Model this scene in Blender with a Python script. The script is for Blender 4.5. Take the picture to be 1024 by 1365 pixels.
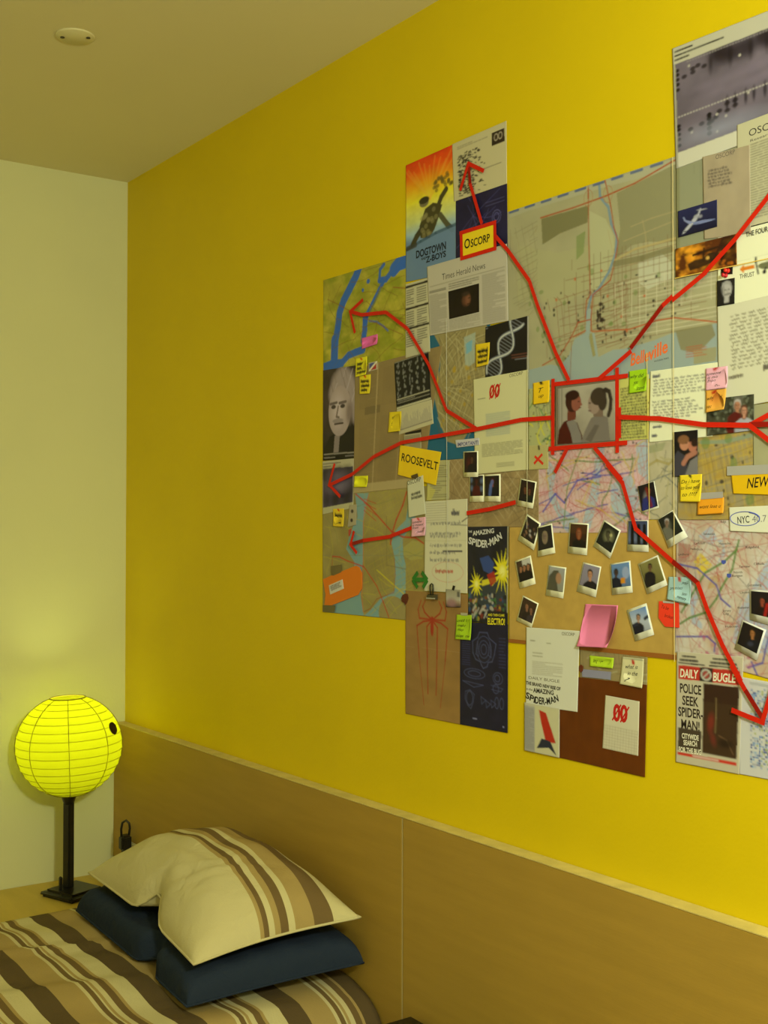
import bpy, bmesh, math, random
import numpy as np
from mathutils import Matrix, Vector

for _o in list(bpy.data.objects):
    bpy.data.objects.remove(_o)
S = bpy.context.scene
COL = S.collection

# ------------------------------------------------------------------ camera
# room axes: yellow wall is the plane y=0 (room at y<0), cream end wall is x=0 (room at x>0), z up, metres
cam_d = bpy.data.cameras.new('camera')
cam = bpy.data.objects.new('camera', cam_d)
COL.objects.link(cam)
cam_d.sensor_fit = 'VERTICAL'
cam_d.sensor_height = 24.0
cam_d.lens = 24.0 * 1600.0 / 1365.0
cam_d.clip_start = 0.02
yaw, pit, rol = 0.6162, 0.0171, 0.0015
fw = Vector((-math.cos(yaw) * math.cos(pit), math.sin(yaw) * math.cos(pit), math.sin(pit)))
rt = fw.cross(Vector((0, 0, 1))).normalized()
up = rt.cross(fw)
r2 = math.cos(rol) * rt + math.sin(rol) * up
u2 = -math.sin(rol) * rt + math.cos(rol) * up
cam.matrix_world = Matrix(((r2.x, u2.x, -fw.x, 3.3286), (r2.y, u2.y, -fw.y, -1.4248), (r2.z, u2.z, -fw.z, 1.4643), (0, 0, 0, 1)))
S.camera = cam

# ------------------------------------------------------------------ world, lights, exposure
wd = bpy.data.worlds.new('world')
S.world = wd
wd.use_nodes = True
wd.node_tree.nodes['Background'].inputs[0].default_value = (1, .8, .4, 1)
wd.node_tree.nodes['Background'].inputs[1].default_value = 0.0
S.view_settings.view_transform = 'Standard'
S.view_settings.look = 'None'
S.view_settings.gamma = 1.0
S.view_settings.exposure = 0.0
S.view_settings.use_curve_mapping = False


def point_light(name, loc, energy, col, radius):
    d = bpy.data.lights.new(name, 'POINT')
    d.energy = energy
    d.color = col
    d.shadow_soft_size = radius
    o = bpy.data.objects.new(name, d)
    o.location = loc
    COL.objects.link(o)
    return o


# the room's own lamp: a warm bulb hanging to the right of the camera (pendant_lamp below)
point_light('room_bulb_light', (3.55, -0.90, 1.92), 91.0, (1.0, 1.06, 0.63), 0.09)

# ------------------------------------------------------------------ materials
MATS = {}


def lin(v):
    v = v / 255.0
    return v / 12.92 if v <= .04045 else ((v + .055) / 1.055) ** 2.4


def rgb(r, g, b):
    return (lin(r), lin(g), lin(b))


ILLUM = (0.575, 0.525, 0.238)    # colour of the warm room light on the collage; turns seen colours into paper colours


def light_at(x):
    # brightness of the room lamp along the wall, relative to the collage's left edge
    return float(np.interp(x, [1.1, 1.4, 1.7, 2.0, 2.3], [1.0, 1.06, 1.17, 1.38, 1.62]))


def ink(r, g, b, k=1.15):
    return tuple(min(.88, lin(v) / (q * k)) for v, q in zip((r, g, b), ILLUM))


def mat(name, col, rough=.6, spec=.3, var=0.0, vscale=8.0, bump=0.0, bscale=60.0, stretch=(1, 1, 1), metal=0.0):
    if name in MATS:
        return MATS[name]
    m = bpy.data.materials.new(name)
    m.use_nodes = True
    nt = m.node_tree
    b = nt.nodes['Principled BSDF']
    b.inputs['Roughness'].default_value = rough
    b.inputs['Specular IOR Level'].default_value = spec
    b.inputs['Metallic'].default_value = metal
    b.inputs['Base Color'].default_value = (*col, 1)
    tc = nt.nodes.new('ShaderNodeTexCoord')
    mp = nt.nodes.new('ShaderNodeMapping')
    mp.inputs['Scale'].default_value = stretch
    nt.links.new(tc.outputs['Object'], mp.inputs['Vector'])
    if var > 0:
        n = nt.nodes.new('ShaderNodeTexNoise')
        n.inputs['Scale'].default_value = vscale
        n.inputs['Detail'].default_value = 5
        nt.links.new(mp.outputs[0], n.inputs['Vector'])
        cr = nt.nodes.new('ShaderNodeValToRGB')
        cr.color_ramp.elements[0].position = .3
        cr.color_ramp.elements[1].position = .7
        cr.color_ramp.elements[0].color = (*[c * (1 - var) for c in col], 1)
        cr.color_ramp.elements[1].color = (*[min(1, c * (1 + var)) for c in col], 1)
        nt.links.new(n.outputs['Fac'], cr.inputs['Fac'])
        nt.links.new(cr.outputs['Color'], b.inputs['Base Color'])
    if bump > 0:
        n2 = nt.nodes.new('ShaderNodeTexNoise')
        n2.inputs['Scale'].default_value = bscale
        n2.inputs['Detail'].default_value = 4
        nt.links.new(mp.outputs[0], n2.inputs['Vector'])
        bp = nt.nodes.new('ShaderNodeBump')
        bp.inputs['Strength'].default_value = bump
        bp.inputs['Distance'].default_value = .01
        nt.links.new(n2.outputs['Fac'], bp.inputs['Height'])
        nt.links.new(bp.outputs[0], b.inputs['Normal'])
    MATS[name] = m
    return m


def inkmat(c, k=1.15):
    return mat('ink_%d_%d_%d' % c + ('' if k == 1.15 else '_k%d' % int(k * 100)), ink(*c, k), .55, .25)


def paper_mat():
    if 'printed_paper' in MATS:
        return MATS['printed_paper']
    m = bpy.data.materials.new('printed_paper')
    m.use_nodes = True
    nt = m.node_tree
    b = nt.nodes['Principled BSDF']
    b.inputs['Roughness'].default_value = .5
    b.inputs['Specular IOR Level'].default_value = .25
    a = nt.nodes.new('ShaderNodeAttribute')
    a.attribute_name = 'ink'
    nt.links.new(a.outputs['Color'], b.inputs['Base Color'])
    MATS['printed_paper'] = m
    return m


# ------------------------------------------------------------------ object helpers
def tag(o, label=None, cat=None, group=None, kind=None):
    if label:
        o['label'] = label
    if cat:
        o['category'] = cat
    if group:
        o['group'] = group
    if kind:
        o['kind'] = kind
    return o


def empty(name, loc, label, cat, group=None):
    o = bpy.data.objects.new(name, None)
    o.empty_display_size = .05
    o.location = loc
    COL.objects.link(o)
    return tag(o, label, cat, group)


def link(name, me, m, parent=None, smooth=False):
    o = bpy.data.objects.new(name, me)
    COL.objects.link(o)
    me.materials.append(m)
    if smooth:
        me.polygons.foreach_set('use_smooth', [True] * len(me.polygons))
    if parent is not None:
        o.parent = parent
        o.matrix_parent_inverse = Matrix.Translation(-Vector(parent.location))
    return o


def from_bm(name, bm, m, parent=None, smooth=False):
    me = bpy.data.meshes.new(name)
    bmesh.ops.recalc_face_normals(bm, faces=bm.faces)
    bm.to_mesh(me)
    bm.free()
    return link(name, me, m, parent, smooth)


def bm_box(bm, lo, hi, bevel=0.0, seg=2):
    vs = [bm.verts.new((x, y, z)) for x in (lo[0], hi[0]) for y in (lo[1], hi[1]) for z in (lo[2], hi[2])]
    fs = [(0, 1, 3, 2), (4, 6, 7, 5), (0, 4, 5, 1), (2, 3, 7, 6), (0, 2, 6, 4), (1, 5, 7, 3)]
    faces = [bm.faces.new([vs[i] for i in f]) for f in fs]
    if bevel > 0:
        es = list({e for f in faces for e in f.edges})
        bmesh.ops.bevel(bm, geom=es, offset=bevel, segments=seg, affect='EDGES')


def box(name, lo, hi, m, parent=None, bevel=0.0):
    bm = bmesh.new()
    bm_box(bm, lo, hi, bevel)
    return from_bm(name, bm, m, parent, False)


def bm_tube(bm, pts, r, n=8, closed=False):
    pts = [Vector(p) for p in pts]
    rings = []
    N = len(pts)
    ref = None
    for i, p in enumerate(pts):
        if closed:
            d = pts[(i + 1) % N] - pts[i - 1]
        else:
            d = pts[min(i + 1, N - 1)] - pts[max(i - 1, 0)]
        d.normalize()
        if ref is None:
            ref = Vector((0, 0, 1)) if abs(d.z) < .9 else Vector((1, 0, 0))
        a = (ref - d * ref.dot(d)).normalized()
        ref = a
        b = d.cross(a)
        rings.append([bm.verts.new(p + (a * math.cos(t) + b * math.sin(t)) * r) for t in [2 * math.pi * k / n for k in range(n)]])
    for i in range(N if closed else N - 1):
        A, B = rings[i], rings[(i + 1) % N]
        for k in range(n):
            bm.faces.new((A[k], A[(k + 1) % n], B[(k + 1) % n], B[k]))
    if not closed:
        bm.faces.new(rings[0][::-1])
        bm.faces.new(rings[-1])


def tube(name, pts, r, m, parent=None, n=8, closed=False):
    bm = bmesh.new()
    bm_tube(bm, pts, r, n, closed)
    return from_bm(name, bm, m, parent, True)


def lathe(name, prof, c, m, parent=None, n=32, smooth=True):
    bm = bmesh.new()
    rings = []
    for r, z in prof:
        rings.append([bm.verts.new((c[0] + r * math.cos(2 * math.pi * k / n), c[1] + r * math.sin(2 * math.pi * k / n), c[2] + z)) for k in range(n)])
    for A, B in zip(rings, rings[1:]):
        for k in range(n):
            bm.faces.new((A[k], A[(k + 1) % n], B[(k + 1) % n], B[k]))
    if prof[0][0] > 1e-5:
        bm.faces.new(rings[0][::-1])
    if prof[-1][0] > 1e-5:
        bm.faces.new(rings[-1])
    bmesh.ops.remove_doubles(bm, verts=bm.verts, dist=1e-6)
    return from_bm(name, bm, m, parent, smooth)


# ------------------------------------------------------------------ the room
H = 2.5
RX, RY = 5.2, -3.2
T = .1
m_yellow = mat('yellow_paint', (.745, .562, .003), .55, .25, .03, 3, .05, 160)
m_cream = mat('cream_paint', (.72, .72, .505), .7, .2, .02, 3, .04, 150)
m_ceil = mat('ceiling_paint', (.74, .68, .50), .8, .15, .02, 2)
m_floor = mat('floor_laminate', (.30, .18, .08), .45, .3, .15, 3, 0, 60, (1, 8, 1))


def struct(name, lo, hi, m):
    return tag(box(name, lo, hi, m), kind='structure')


struct('wall_right', (-T, 0, 0), (RX + T, T, H), m_yellow)
struct('wall_left', (-T, RY, 0), (0, 0, H), m_cream)
struct('wall_behind', (RX, RY, 0), (RX + T, 0, H), m_cream)
struct('wall_opposite', (-T, RY - T, 0), (RX + T, RY, H), m_cream)
struct('floor', (-T, RY - T, -T), (RX + T, T, 0), m_floor)
struct('ceiling', (-T, RY - T, H), (RX + T, T, H + T), m_ceil)

# headboard panelling along the yellow wall
HBZ, HBT = .909, .0346
m_birch = mat('birch_veneer', (.43, .275, .058), .5, .25, .05, 5, .03, 40, (1, 1, 9))
m_band = mat('headboard_edge_band', (.66, .55, .23), .55, .25, .10, 30, 0, 60, (1, 1, 1))
hb = empty('headboard', (1.43, -.017, 0), 'long birch veneer headboard panelling along the foot of the yellow wall', 'headboard')
for x0, x1 in ((0.0, 1.4265), (1.4295, 3.87), (3.873, 5.19)):
    box('panel', (x0 + .001, -HBT, .0), (x1, -.001, HBZ - .0015), m_birch, hb, .0012)
box('edge_band', (.001, -HBT + .0004, HBZ - .0016), (5.19, -.001, HBZ), m_band, hb)
box('joint_strip', (1.4266, -HBT + .0006, .0), (1.4294, -.0012, HBZ - .003), mat('joint_pale', (.55, .45, .25), .6), hb)

# ceiling blanking plate
pl = empty('ceiling_cover_plate', (.925, -.514, H), 'small round blanking plate with two screws on the ceiling', 'cover plate')
lathe('plate', [(.0405, 0), (.0405, -.0022), (.039, -.0034), (0, -.0036)], (.925, -.514, H), mat('plate_plastic', (.70, .65, .46), .5), pl, 40)
for s in (-1, 1):
    lathe('screw', [(.0045, 0), (.0045, -.0015), (0, -.0018)], (.925 + s * .0145, -.514 + s * .0225, H - .0034), mat('screw_dark', (.05, .045, .03), .5), pl, 12)

# pendant bulb that lights the room (behind the photographer's right shoulder)
pd = empty('pendant_lamp', (3.55, -.90, H), 'bare bulb pendant hanging from the ceiling behind the camera', 'lamp')
tube('cord', [(3.55, -.90, 2.5), (3.55, -.90, 2.12)], .003, mat('cord_black', (.02, .02, .02), .5), pd)
lathe('socket', [(.012, .12), (.022, .1), (.022, .05), (0, .05)], (3.55, -.90, 2.0), mat('socket_black', (.03, .03, .03), .5), pd, 20)

# ------------------------------------------------------------------ bedside cabinet
m_lam = mat('tan_laminate', (.60, .44, .10), .5, .25, .08, 4, 0, 60, (1, 6, 1))
cb = empty('bedside_cabinet', (.22, -.6, 0), 'low tan laminate cabinet under the lamp between wall and bed', 'cabinet')
box('top', (.002, -1.2, .452), (.442, -.036, .477), m_lam, cb, .0015)
box('body', (.004, -1.19, .06), (.43, -.037, .451), m_lam, cb)
box('plinth', (.01, -1.18, .001), (.40, -.04, .059), mat('plinth_dark', (.08, .05, .03), .6), cb)
for y0, y1 in ((-1.185, -.805), (-.8, -.42), (-.415, -.04)):
    d = box('door', (.4302, y0, .065), (.4398, y1, .447), m_lam, cb, .001)

# ------------------------------------------------------------------ bed
bd = empty('bed', (.91, -1.05, 0), 'single bed base and mattress hidden under the striped bedspread', 'bed')
m_bedw = mat('bed_base_wood', (.35, .24, .10), .5, .3, .1, 6)
box('base', (.475, -2.02, .10), (1.335, -.05, .30), m_bedw, bd, .004)
box('mattress', (.478, -2.02, .301), (1.332, -.05, .512), mat('mattress_ticking', (.6, .55, .4), .8), bd, .03)
for x in (.50, 1.27):
    for y in (-2.0, -.12):
        box('leg', (x, y, .0), (x + .05, y + .05, .1), m_bedw, bd)


def stripe_ramp(nt, fac, stops):
    cr = nt.nodes.new('ShaderNodeValToRGB')
    cr.color_ramp.interpolation = 'CONSTANT'
    e = cr.color_ramp.elements
    while len(e) > 1:
        e.remove(e[-1])
    e[0].position = stops[0][0]
    e[0].color = (*stops[0][1], 1)
    for p, c in stops[1:]:
        q = e.new(p)
        q.color = (*c, 1)
    nt.links.new(fac, cr.inputs['Fac'])
    return cr


def cloth_nodes(m, bsc=300, bst=.25, wr=.3):
    nt = m.node_tree
    b = nt.nodes['Principled BSDF']
    b.inputs['Roughness'].default_value = .85
    b.inputs['Specular IOR Level'].default_value = .1
    tc = nt.nodes.new('ShaderNodeTexCoord')
    n = nt.nodes.new('ShaderNodeTexNoise')
    n.inputs['Scale'].default_value = bsc
    n2 = nt.nodes.new('ShaderNodeTexNoise')
    n2.inputs['Scale'].default_value = 16
    n2.inputs['Detail'].default_value = 5
    n2.inputs['Distortion'].default_value = .6
    for q in (n, n2):
        nt.links.new(tc.outputs['Object'], q.inputs['Vector'])
    b1 = nt.nodes.new('ShaderNodeBump')
    b1.inputs['Strength'].default_value = bst
    b1.inputs['Distance'].default_value = .002
    b2 = nt.nodes.new('ShaderNodeBump')
    b2.inputs['Strength'].default_value = wr
    b2.inputs['Distance'].default_value = .012
    nt.links.new(n.outputs['Fac'], b1.inputs['Height'])
    nt.links.new(n2.outputs['Fac'], b2.inputs['Height'])
    nt.links.new(b2.outputs[0], b1.inputs['Normal'])
    nt.links.new(b1.outputs[0], b.inputs['Normal'])
    return tc, b


C_CREAM, C_TAN, C_DARK, C_BRN = ((.63, .57, .385), (.42, .31, .145), (.12, .084, .048), (.18, .12, .06))

m_blk = bpy.data.materials.new('striped_bedspread')
m_blk.use_nodes = True
nt = m_blk.node_tree
tc, bs = cloth_nodes(m_blk, 260, .3, .3)
uvn = nt.nodes.new('ShaderNodeUVMap')
sx = nt.nodes.new('ShaderNodeSeparateXYZ')
nt.links.new(uvn.outputs[0], sx.inputs[0])


def mth(nt, op, a, b=None):
    n = nt.nodes.new('ShaderNodeMath')
    n.operation = op
    for i, v in enumerate((a, b)):
        if v is None:
            continue
        if isinstance(v, (int, float)):
            n.inputs[i].default_value = v
        else:
            nt.links.new(v, n.inputs[i])
    return n.outputs[0]


PER = .196
yy = mth(nt, 'SUBTRACT', sx.outputs['Y'], .193)
fr = mth(nt, 'FRACT', mth(nt, 'DIVIDE', mth(nt, 'ADD', yy, PER * 4), PER))
r1 = stripe_ramp(nt, fr, [(0, C_DARK), (.235, C_CREAM), (.42, C_TAN), (.455, C_BRN), (.53, C_CREAM), (.585, C_TAN), (.615, C_CREAM), (.635, C_BRN), (.69, C_CREAM), (.73, C_TAN)])
hd = mth(nt, 'LESS_THAN', sx.outputs['Y'], .080)
mx = nt.nodes.new('ShaderNodeMix')
mx.data_type = 'RGBA'
nt.links.new(hd, mx.inputs[0])
nt.links.new(r1.outputs[0], mx.inputs[6])
mx.inputs[7].default_value = (*C_DARK, 1)
nt.links.new(mx.outputs[2], bs.inputs['Base Color'])

# bedspread: flat top, soft edges, hanging down the open side
prof = [(.449, .485), (.450, .51), (.456, .528), (.47, .536)]
prof += [(.47 + (1.25 - .47) * i / 40, .538 + .004 * math.sin(math.pi * i / 40)) for i in range(1, 41)]
for i in range(1, 13):
    a = math.pi / 2 * i / 12
    prof.append((1.25 + .118 * math.sin(a), .538 - .075 * (1 - math.cos(a))))
prof += [(1.370 + .006 * math.sin(i * .9), .463 - .035 * i) for i in range(1, 12)]
ys = [-.0385 - 2.0 * (i / 170.0) for i in range(171)]
me = bpy.data.meshes.new('bedspread')
vs, fs, uvs = [], [], []
acc = [0]
for a, b in zip(prof, prof[1:]):
    acc.append(acc[-1] + math.dist(a, b))
NP = len(prof)
for j, y in enumerate(ys):
    for i, (x, z) in enumerate(prof):
        s = acc[i]
        on = 1.0 if .5 < x < 1.3 else .25
        w = .0035 * math.sin(x * 17 + y * 6) + .003 * math.sin(x * 31 - y * 13 + 1)
        k1 = x - .735 - .25 * (y + .45)
        w += .009 * math.exp(-(k1 / .016) ** 2)
        k2 = x - .98 - .3 * (y + .5)
        w += .004 * math.exp(-(k2 / .025) ** 2)
        dx = 0
        if i > NP - 12:
            t_ = (i - (NP - 12)) / 11
            dx = .018 * t_ * math.sin(y * 22) + (.012 * t_ if y > -.08 else 0)
        vs.append((x + dx, y, z + w * on))
        shift = .007 * math.tanh((k1) / .008) + .002 * math.sin(x * 9)
        uvs.append((s, -y + shift))
for j in range(len(ys) - 1):
    for i in range(NP - 1):
        a = j * NP + i
        fs.append((a, a + 1, a + NP + 1, a + NP))
me.from_pydata(vs, [], fs)
uvl = me.uv_layers.new(name='UVMap')
for lp in me.loops:
    uvl.data[lp.index].uv = uvs[lp.vertex_index]
bsp = link('bedspread', me, m_blk, None, True)
tag(bsp, 'brown, tan and cream striped bedspread over the single bed', 'bedspread')
sm = bsp.modifiers.new('thick', 'SOLIDIFY')
sm.thickness = .004
sm.offset = -1


# ------------------------------------------------------------------ pillows
def pillow(name, L, F, R, B, top, bot, crease, m, label, n=72, pinch=.035, pw=2.6, tilt=(0, 0, 1), sag=0.0, dish=0.0, he=.55):
    L, F, R, B = [Vector(p) for p in (L, F, R, B)]
    me = bpy.data.meshes.new(name)
    vs, fs, uvs = [], [], []
    up_ = Vector(tilt).normalized()

    def P(u, v, side):
        # side seams drawn in between the corners
        pu = u + pinch * math.sin(math.pi * v) * (1 - 2 * u) * (2 * abs(u - .5)) ** 3
        pv = v + pinch * math.sin(math.pi * u) * (1 - 2 * v) * (2 * abs(v - .5)) ** 3
        p = (L * (1 - pu) + F * pu) * (1 - pv) + (B * (1 - pu) + R * pu) * pv
        e = max(0, 1 - abs(2 * u - 1) ** pw) * max(0, 1 - abs(2 * v - 1) ** pw)
        h = e ** he
        uc, w, dep, push, vl, gro = crease
        g = math.exp(-((u - uc - .10 * v) / w) ** 2) * math.exp(-(v / vl) ** 2)
        p = p + Vector((0, 1, 0)) * push * g + Vector((0, 0, 1)) * (dep * g)
        if side > 0:
            hh = top * h * (1 - dish * e) * (1 - gro * g) + .0025 * h * math.sin(u * 23 + v * 9) + .002 * h * math.sin(v * 31 - u * 12)
            wr = math.exp(-((u - uc - .05 - .25 * v) / .07) ** 2) * math.exp(-(v / .45) ** 2)
            hh += .007 * wr * math.sin((u - uc - .25 * v) * 95 + .6) * h
            return p + up_ * hh + Vector((0, -1, 0)) * sag * h * (1 - v)
        return p - Vector((0, 0, 1)) * bot * h

    for side in (1, -1):
        off = len(vs)
        for j in range(n + 1):
            for i in range(n + 1):
                u, v = i / n, j / n
                u = .5 - .5 * math.cos(math.pi * u)
                v = .5 - .5 * math.cos(math.pi * v)
                vs.append(P(u, v, side))
                uvs.append((u, v))
        for j in range(n):
            for i in range(n):
                a = off + j * (n + 1) + i
                q = (a, a + 1, a + n + 2, a + n + 1)
                fs.append(q if side > 0 else q[::-1])
    me.from_pydata(vs, [], fs)
    uvl = me.uv_layers.new(name='UVMap')
    for lp in me.loops:
        uvl.data[lp.index].uv = uvs[lp.vertex_index]
    root = empty(name, ((L + R) / 2).to_tuple(), label, 'pillow')
    o = link('pillow_body', me, m, root, True)
    # sewn seam round the edge
    path = []
    for (u0, v0), (u1, v1) in (((0, 0), (1, 0)), ((1, 0), (1, 1)), ((1, 1), (0, 1)), ((0, 1), (0, 0))):
        for k in range(24):
            t_ = k / 24
            path.append(P(u0 + (u1 - u0) * t_, v0 + (v1 - v0) * t_, 1))
    tube('seam', path, .0028, m if name == 'navy_pillow' else MATS['pillow_piping'], root, 6, True)
    return root


mat('pillow_piping', C_CREAM, .85, .1)
m_navy = bpy.data.materials.new('navy_cotton')
m_navy.use_nodes = True
tc, bs = cloth_nodes(m_navy, 320, .25, .5)
bs.inputs['Base Color'].default_value = (*(.022, .033, .074), 1)
m_str = bpy.data.materials.new('striped_pillow_cotton')
m_str.use_nodes = True
nt = m_str.node_tree
tc, bs = cloth_nodes(m_str, 320, .2, .55)
uvn = nt.nodes.new('ShaderNodeUVMap')
sx = nt.nodes.new('ShaderNodeSeparateXYZ')
nt.links.new(uvn.outputs[0], sx.inputs[0])
cr = stripe_ramp(nt, sx.outputs['Y'], [(0, C_CREAM), (.42, C_TAN), (.445, C_BRN), (.475, C_CREAM), (.51, C_TAN), (.545, C_BRN), (.59, C_CREAM), (.63, C_TAN), (.74, C_BRN), (.85, C_CREAM)])
nt.links.new(cr.outputs[0], bs.inputs['Base Color'])

pillow('navy_pillow', *((.54, -.352, .557), (1.225, -.395, .557), (1.325, -.055, .60), (.66, -.06, .60), .088, .006, (.66, .05, .015, .035, .40, .3)), m_navy, 'navy blue cotton pillow lying on the bedspread beneath the striped one', pw=6.0, pinch=.012, dish=.38, he=.34)
pillow('striped_pillow', *((.56, -.33, .648), (1.24, -.388, .640), (1.35, -.08, .702), (.75, -.065, .715), .118, .008, (.56, .07, .045, .03, .22, .15)), m_str, 'cream and brown striped pillow propped on the navy pillow', pw=2.4)

# ------------------------------------------------------------------ paper lantern table lamp
LX, LY = .150, -.226
LZ, LR = .882, .142
m_blackp = mat('lamp_black_plastic', (.012, .011, .010), .35, .5)
lp = empty('table_lamp', (LX, LY, .477), 'black table lamp with glowing round yellow paper lantern shade', 'lamp')
bm = bmesh.new()
bm_box(bm, (-.066, -.066, 0), (.066, .066, .02), .008, 3)
for v in bm.verts:
    if v.co.z > .012:
        v.co.x *= .86
        v.co.y *= .86
bmesh.ops.rotate(bm, verts=bm.verts, cent=(0, 0, 0), matrix=Matrix.Rotation(math.radians(20), 3, 'Z'))
bmesh.ops.translate(bm, verts=bm.verts, vec=(LX + .012, LY + .012, .4771))
from_bm('base', bm, m_blackp, lp)
bm = bmesh.new()
bm_box(bm, (-.0115, -.0115, .018), (.0115, .0115, .29), .003, 2)
bmesh.ops.rotate(bm, verts=bm.verts, cent=(0, 0, 0), matrix=Matrix.Rotation(math.radians(30), 3, 'Z'))
bmesh.ops.translate(bm, verts=bm.verts, vec=(LX, LY, .4771))
from_bm('pole', bm, m_blackp, lp)
lathe('shade_holder', [(.013, -.025), (.022, 0), (.022, .006), (.012, .008)], (LX, LY, LZ - LR + .008), m_blackp, lp, 20)
bm = bmesh.new()
bm_box(bm, (-.006, -.004, .01), (.006, .004, .055), .002, 2)
bmesh.ops.translate(bm, verts=bm.verts, vec=(LX + .012, LY - .026, .4771))
from_bm('switch_bracket', bm, m_blackp, lp)

m_shade = bpy.data.materials.new('lantern_paper')
m_shade.use_nodes = True
nt = m_shade.node_tree
for nd in list(nt.nodes):
    if nd.type == 'BSDF_PRINCIPLED':
        nt.nodes.remove(nd)
df = nt.nodes.new('ShaderNodeBsdfDiffuse')
tl = nt.nodes.new('ShaderNodeBsdfTranslucent')
mxs = nt.nodes.new('ShaderNodeMixShader')
nz = nt.nodes.new('ShaderNodeTexNoise')
nz.inputs['Scale'].default_value = 60
crs = nt.nodes.new('ShaderNodeValToRGB')
crs.color_ramp.elements[0].color = ((.225, .225, .005)[0] * .93, (.225, .225, .005)[1] * .93, (.225, .225, .005)[2], 1)
crs.color_ramp.elements[1].color = (*(.225, .225, .005), 1)
nt.links.new(nz.outputs['Fac'], crs.inputs['Fac'])
nt.links.new(crs.outputs[0], df.inputs[0])
nt.links.new(crs.outputs[0], tl.inputs[0])
mxs.inputs[0].default_value = .62
nt.links.new(df.outputs[0], mxs.inputs[1])
nt.links.new(tl.outputs[0], mxs.inputs[2])
nt.links.new(mxs.outputs[0], nt.nodes['Material Output'].inputs[0])
# paper globe, lightly scalloped between its wire hoops, open at the top
NR = 16
tilt = Matrix.Rotation(math.radians(2), 3, 'X')
a0, a1 = math.radians(19.5), math.radians(171)


def globe(a, ph, r=None):
    r = LR if r is None else r
    v = Vector((r * math.sin(a) * math.cos(ph), r * math.sin(a) * math.sin(ph), r * math.cos(a) * .97))
    return tilt @ v + Vector((LX, LY, LZ))


bm = bmesh.new()
rings = []
nst = NR * 4
for i in range(nst + 1):
    t_ = i / nst
    a = a0 + (a1 - a0) * t_
    r = LR - .0016 * abs(math.sin(math.pi * t_ * NR))
    rings.append([bm.verts.new(globe(a, 2 * math.pi * k / 72, r)) for k in range(72)])
for A, B in zip(rings, rings[1:]):
    for k in range(72):
        bm.faces.new((A[k], A[(k + 1) % 72], B[(k + 1) % 72], B[k]))
shade = from_bm('lantern_shade', bm, m_shade, lp, True)
m_wire = mat('lantern_wire', (.20, .15, .01), .6)
for i in range(NR + 1):
    a = a0 + (a1 - a0) * i / NR
    tube('hoop', [globe(a, 2 * math.pi * k / 48, LR + .0004) for k in range(48)], .0007 if i else .0016, m_wire, shade, 5, True)
for k in range(8):
    ph = math.radians(-20.6 + 45 * k)
    tube('rib_line', [globe(a0 + (a1 - a0) * j / 40, ph, LR + .0006) for j in range(41)], .0009, m_wire, shade, 5)
# dark round badge on the globe's right flank
bc = globe(math.radians(69), math.radians(40), LR + .0008)
nrm = (bc - Vector((LX, LY, LZ))).normalized()
bm = bmesh.new()
bmesh.ops.create_cone(bm, cap_ends=True, segments=28, radius1=.0172, radius2=.0172, depth=.002)
bmesh.ops.transform(bm, matrix=Matrix.Translation(bc) @ nrm.to_track_quat('Z', 'Y').to_matrix().to_4x4(), verts=bm.verts)
from_bm('badge', bm, mat('badge_brown', (.03, .012, .006), .6), shade)
# bulb
m_bulb = bpy.data.materials.new('lit_bulb')
m_bulb.use_nodes = True
b = m_bulb.node_tree.nodes['Principled BSDF']
b.inputs['Base Color'].default_value = (.8, .8, .6, 1)
b.inputs['Emission Color'].default_value = (*(.95, 1.0, .25), 1)
b.inputs['Emission Strength'].default_value = 80.0
lathe('bulb_holder', [(.014, 0), (.014, .094), (.010, .099), (0, .099)], (LX, LY, LZ - LR + .012), mat('bulb_holder_white', (.6, .6, .5), .5), lp, 20)
lathe('bulb', [(.001, 0), (.012, .003), (.020, .012), (.022, .03), (.022, .09), (.020, .108), (.012, .117), (.001, .12)], (LX, LY, LZ - LR + .112), m_bulb, lp, 24)
tube('power_cord', [(LX + .03, LY + .05, .486), (LX + .01, LY + .09, .481), (LX - .02, LY + .12, .4805), (.10, -.075, .4805), (.105, -.06, .50), (.120, -.058, .56), (.130, -.058, .575)], .0028, m_blackp, lp, 6)

# socket and black plug on the headboard by the lamp
sk = empty('power_socket', (.140, -HBT, .555), 'white wall socket on the headboard half hidden behind striped pillow', 'socket')
box('face_plate', (.100, -HBT - .009, .520), (.180, -HBT - .0002, .590), mat('socket_white', (.62, .58, .42), .45), sk, .003)
pg = empty('plug_adapter', (.143, -.06, .575), 'black plug with looped cable in the socket above striped pillow', 'plug')
bm = bmesh.new()
bm_box(bm, (.128, -.074, .570), (.158, -.0438, .614), .006, 3)
from_bm('plug_body', bm, m_blackp, pg)
tube('cable_loop', [(.147, -.050, .608), (.150, -.048, .632), (.149, -.050, .646), (.145, -.057, .654), (.140, -.066, .648), (.138, -.069, .630), (.138, -.068, .610)], .0035, m_blackp, pg, 8)

# black nightstand at the far side of the bed, only its corner shows
ns = empty('black_nightstand', (1.68, -.26, 0), 'black nightstand beside the bed with only its top corner visible', 'nightstand')
m_nb = mat('nightstand_black', (.010, .009, .008), .3, .5)
box('top', (1.475, -.47, .515), (1.885, -.047, .542), m_nb, ns, .004)
box('body', (1.49, -.46, .09), (1.87, -.052, .5145), m_nb, ns)
d_ = box('drawer', (1.50, -.472, .33), (1.86, -.4605, .505), m_nb, ns, .002)
lathe('knob', [(.004, .0), (.012, .012), (.010, .02), (0, .022)], (1.68, -.485, .41), mat('knob_steel', (.4, .4, .4), .3, .5, metal=1.0), d_, 16)
for x in (1.50, 1.82):
    for y in (-.45, -.10):
        box('leg', (x, y, 0), (x + .04, y + .04, .09), m_nb, ns)

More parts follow.
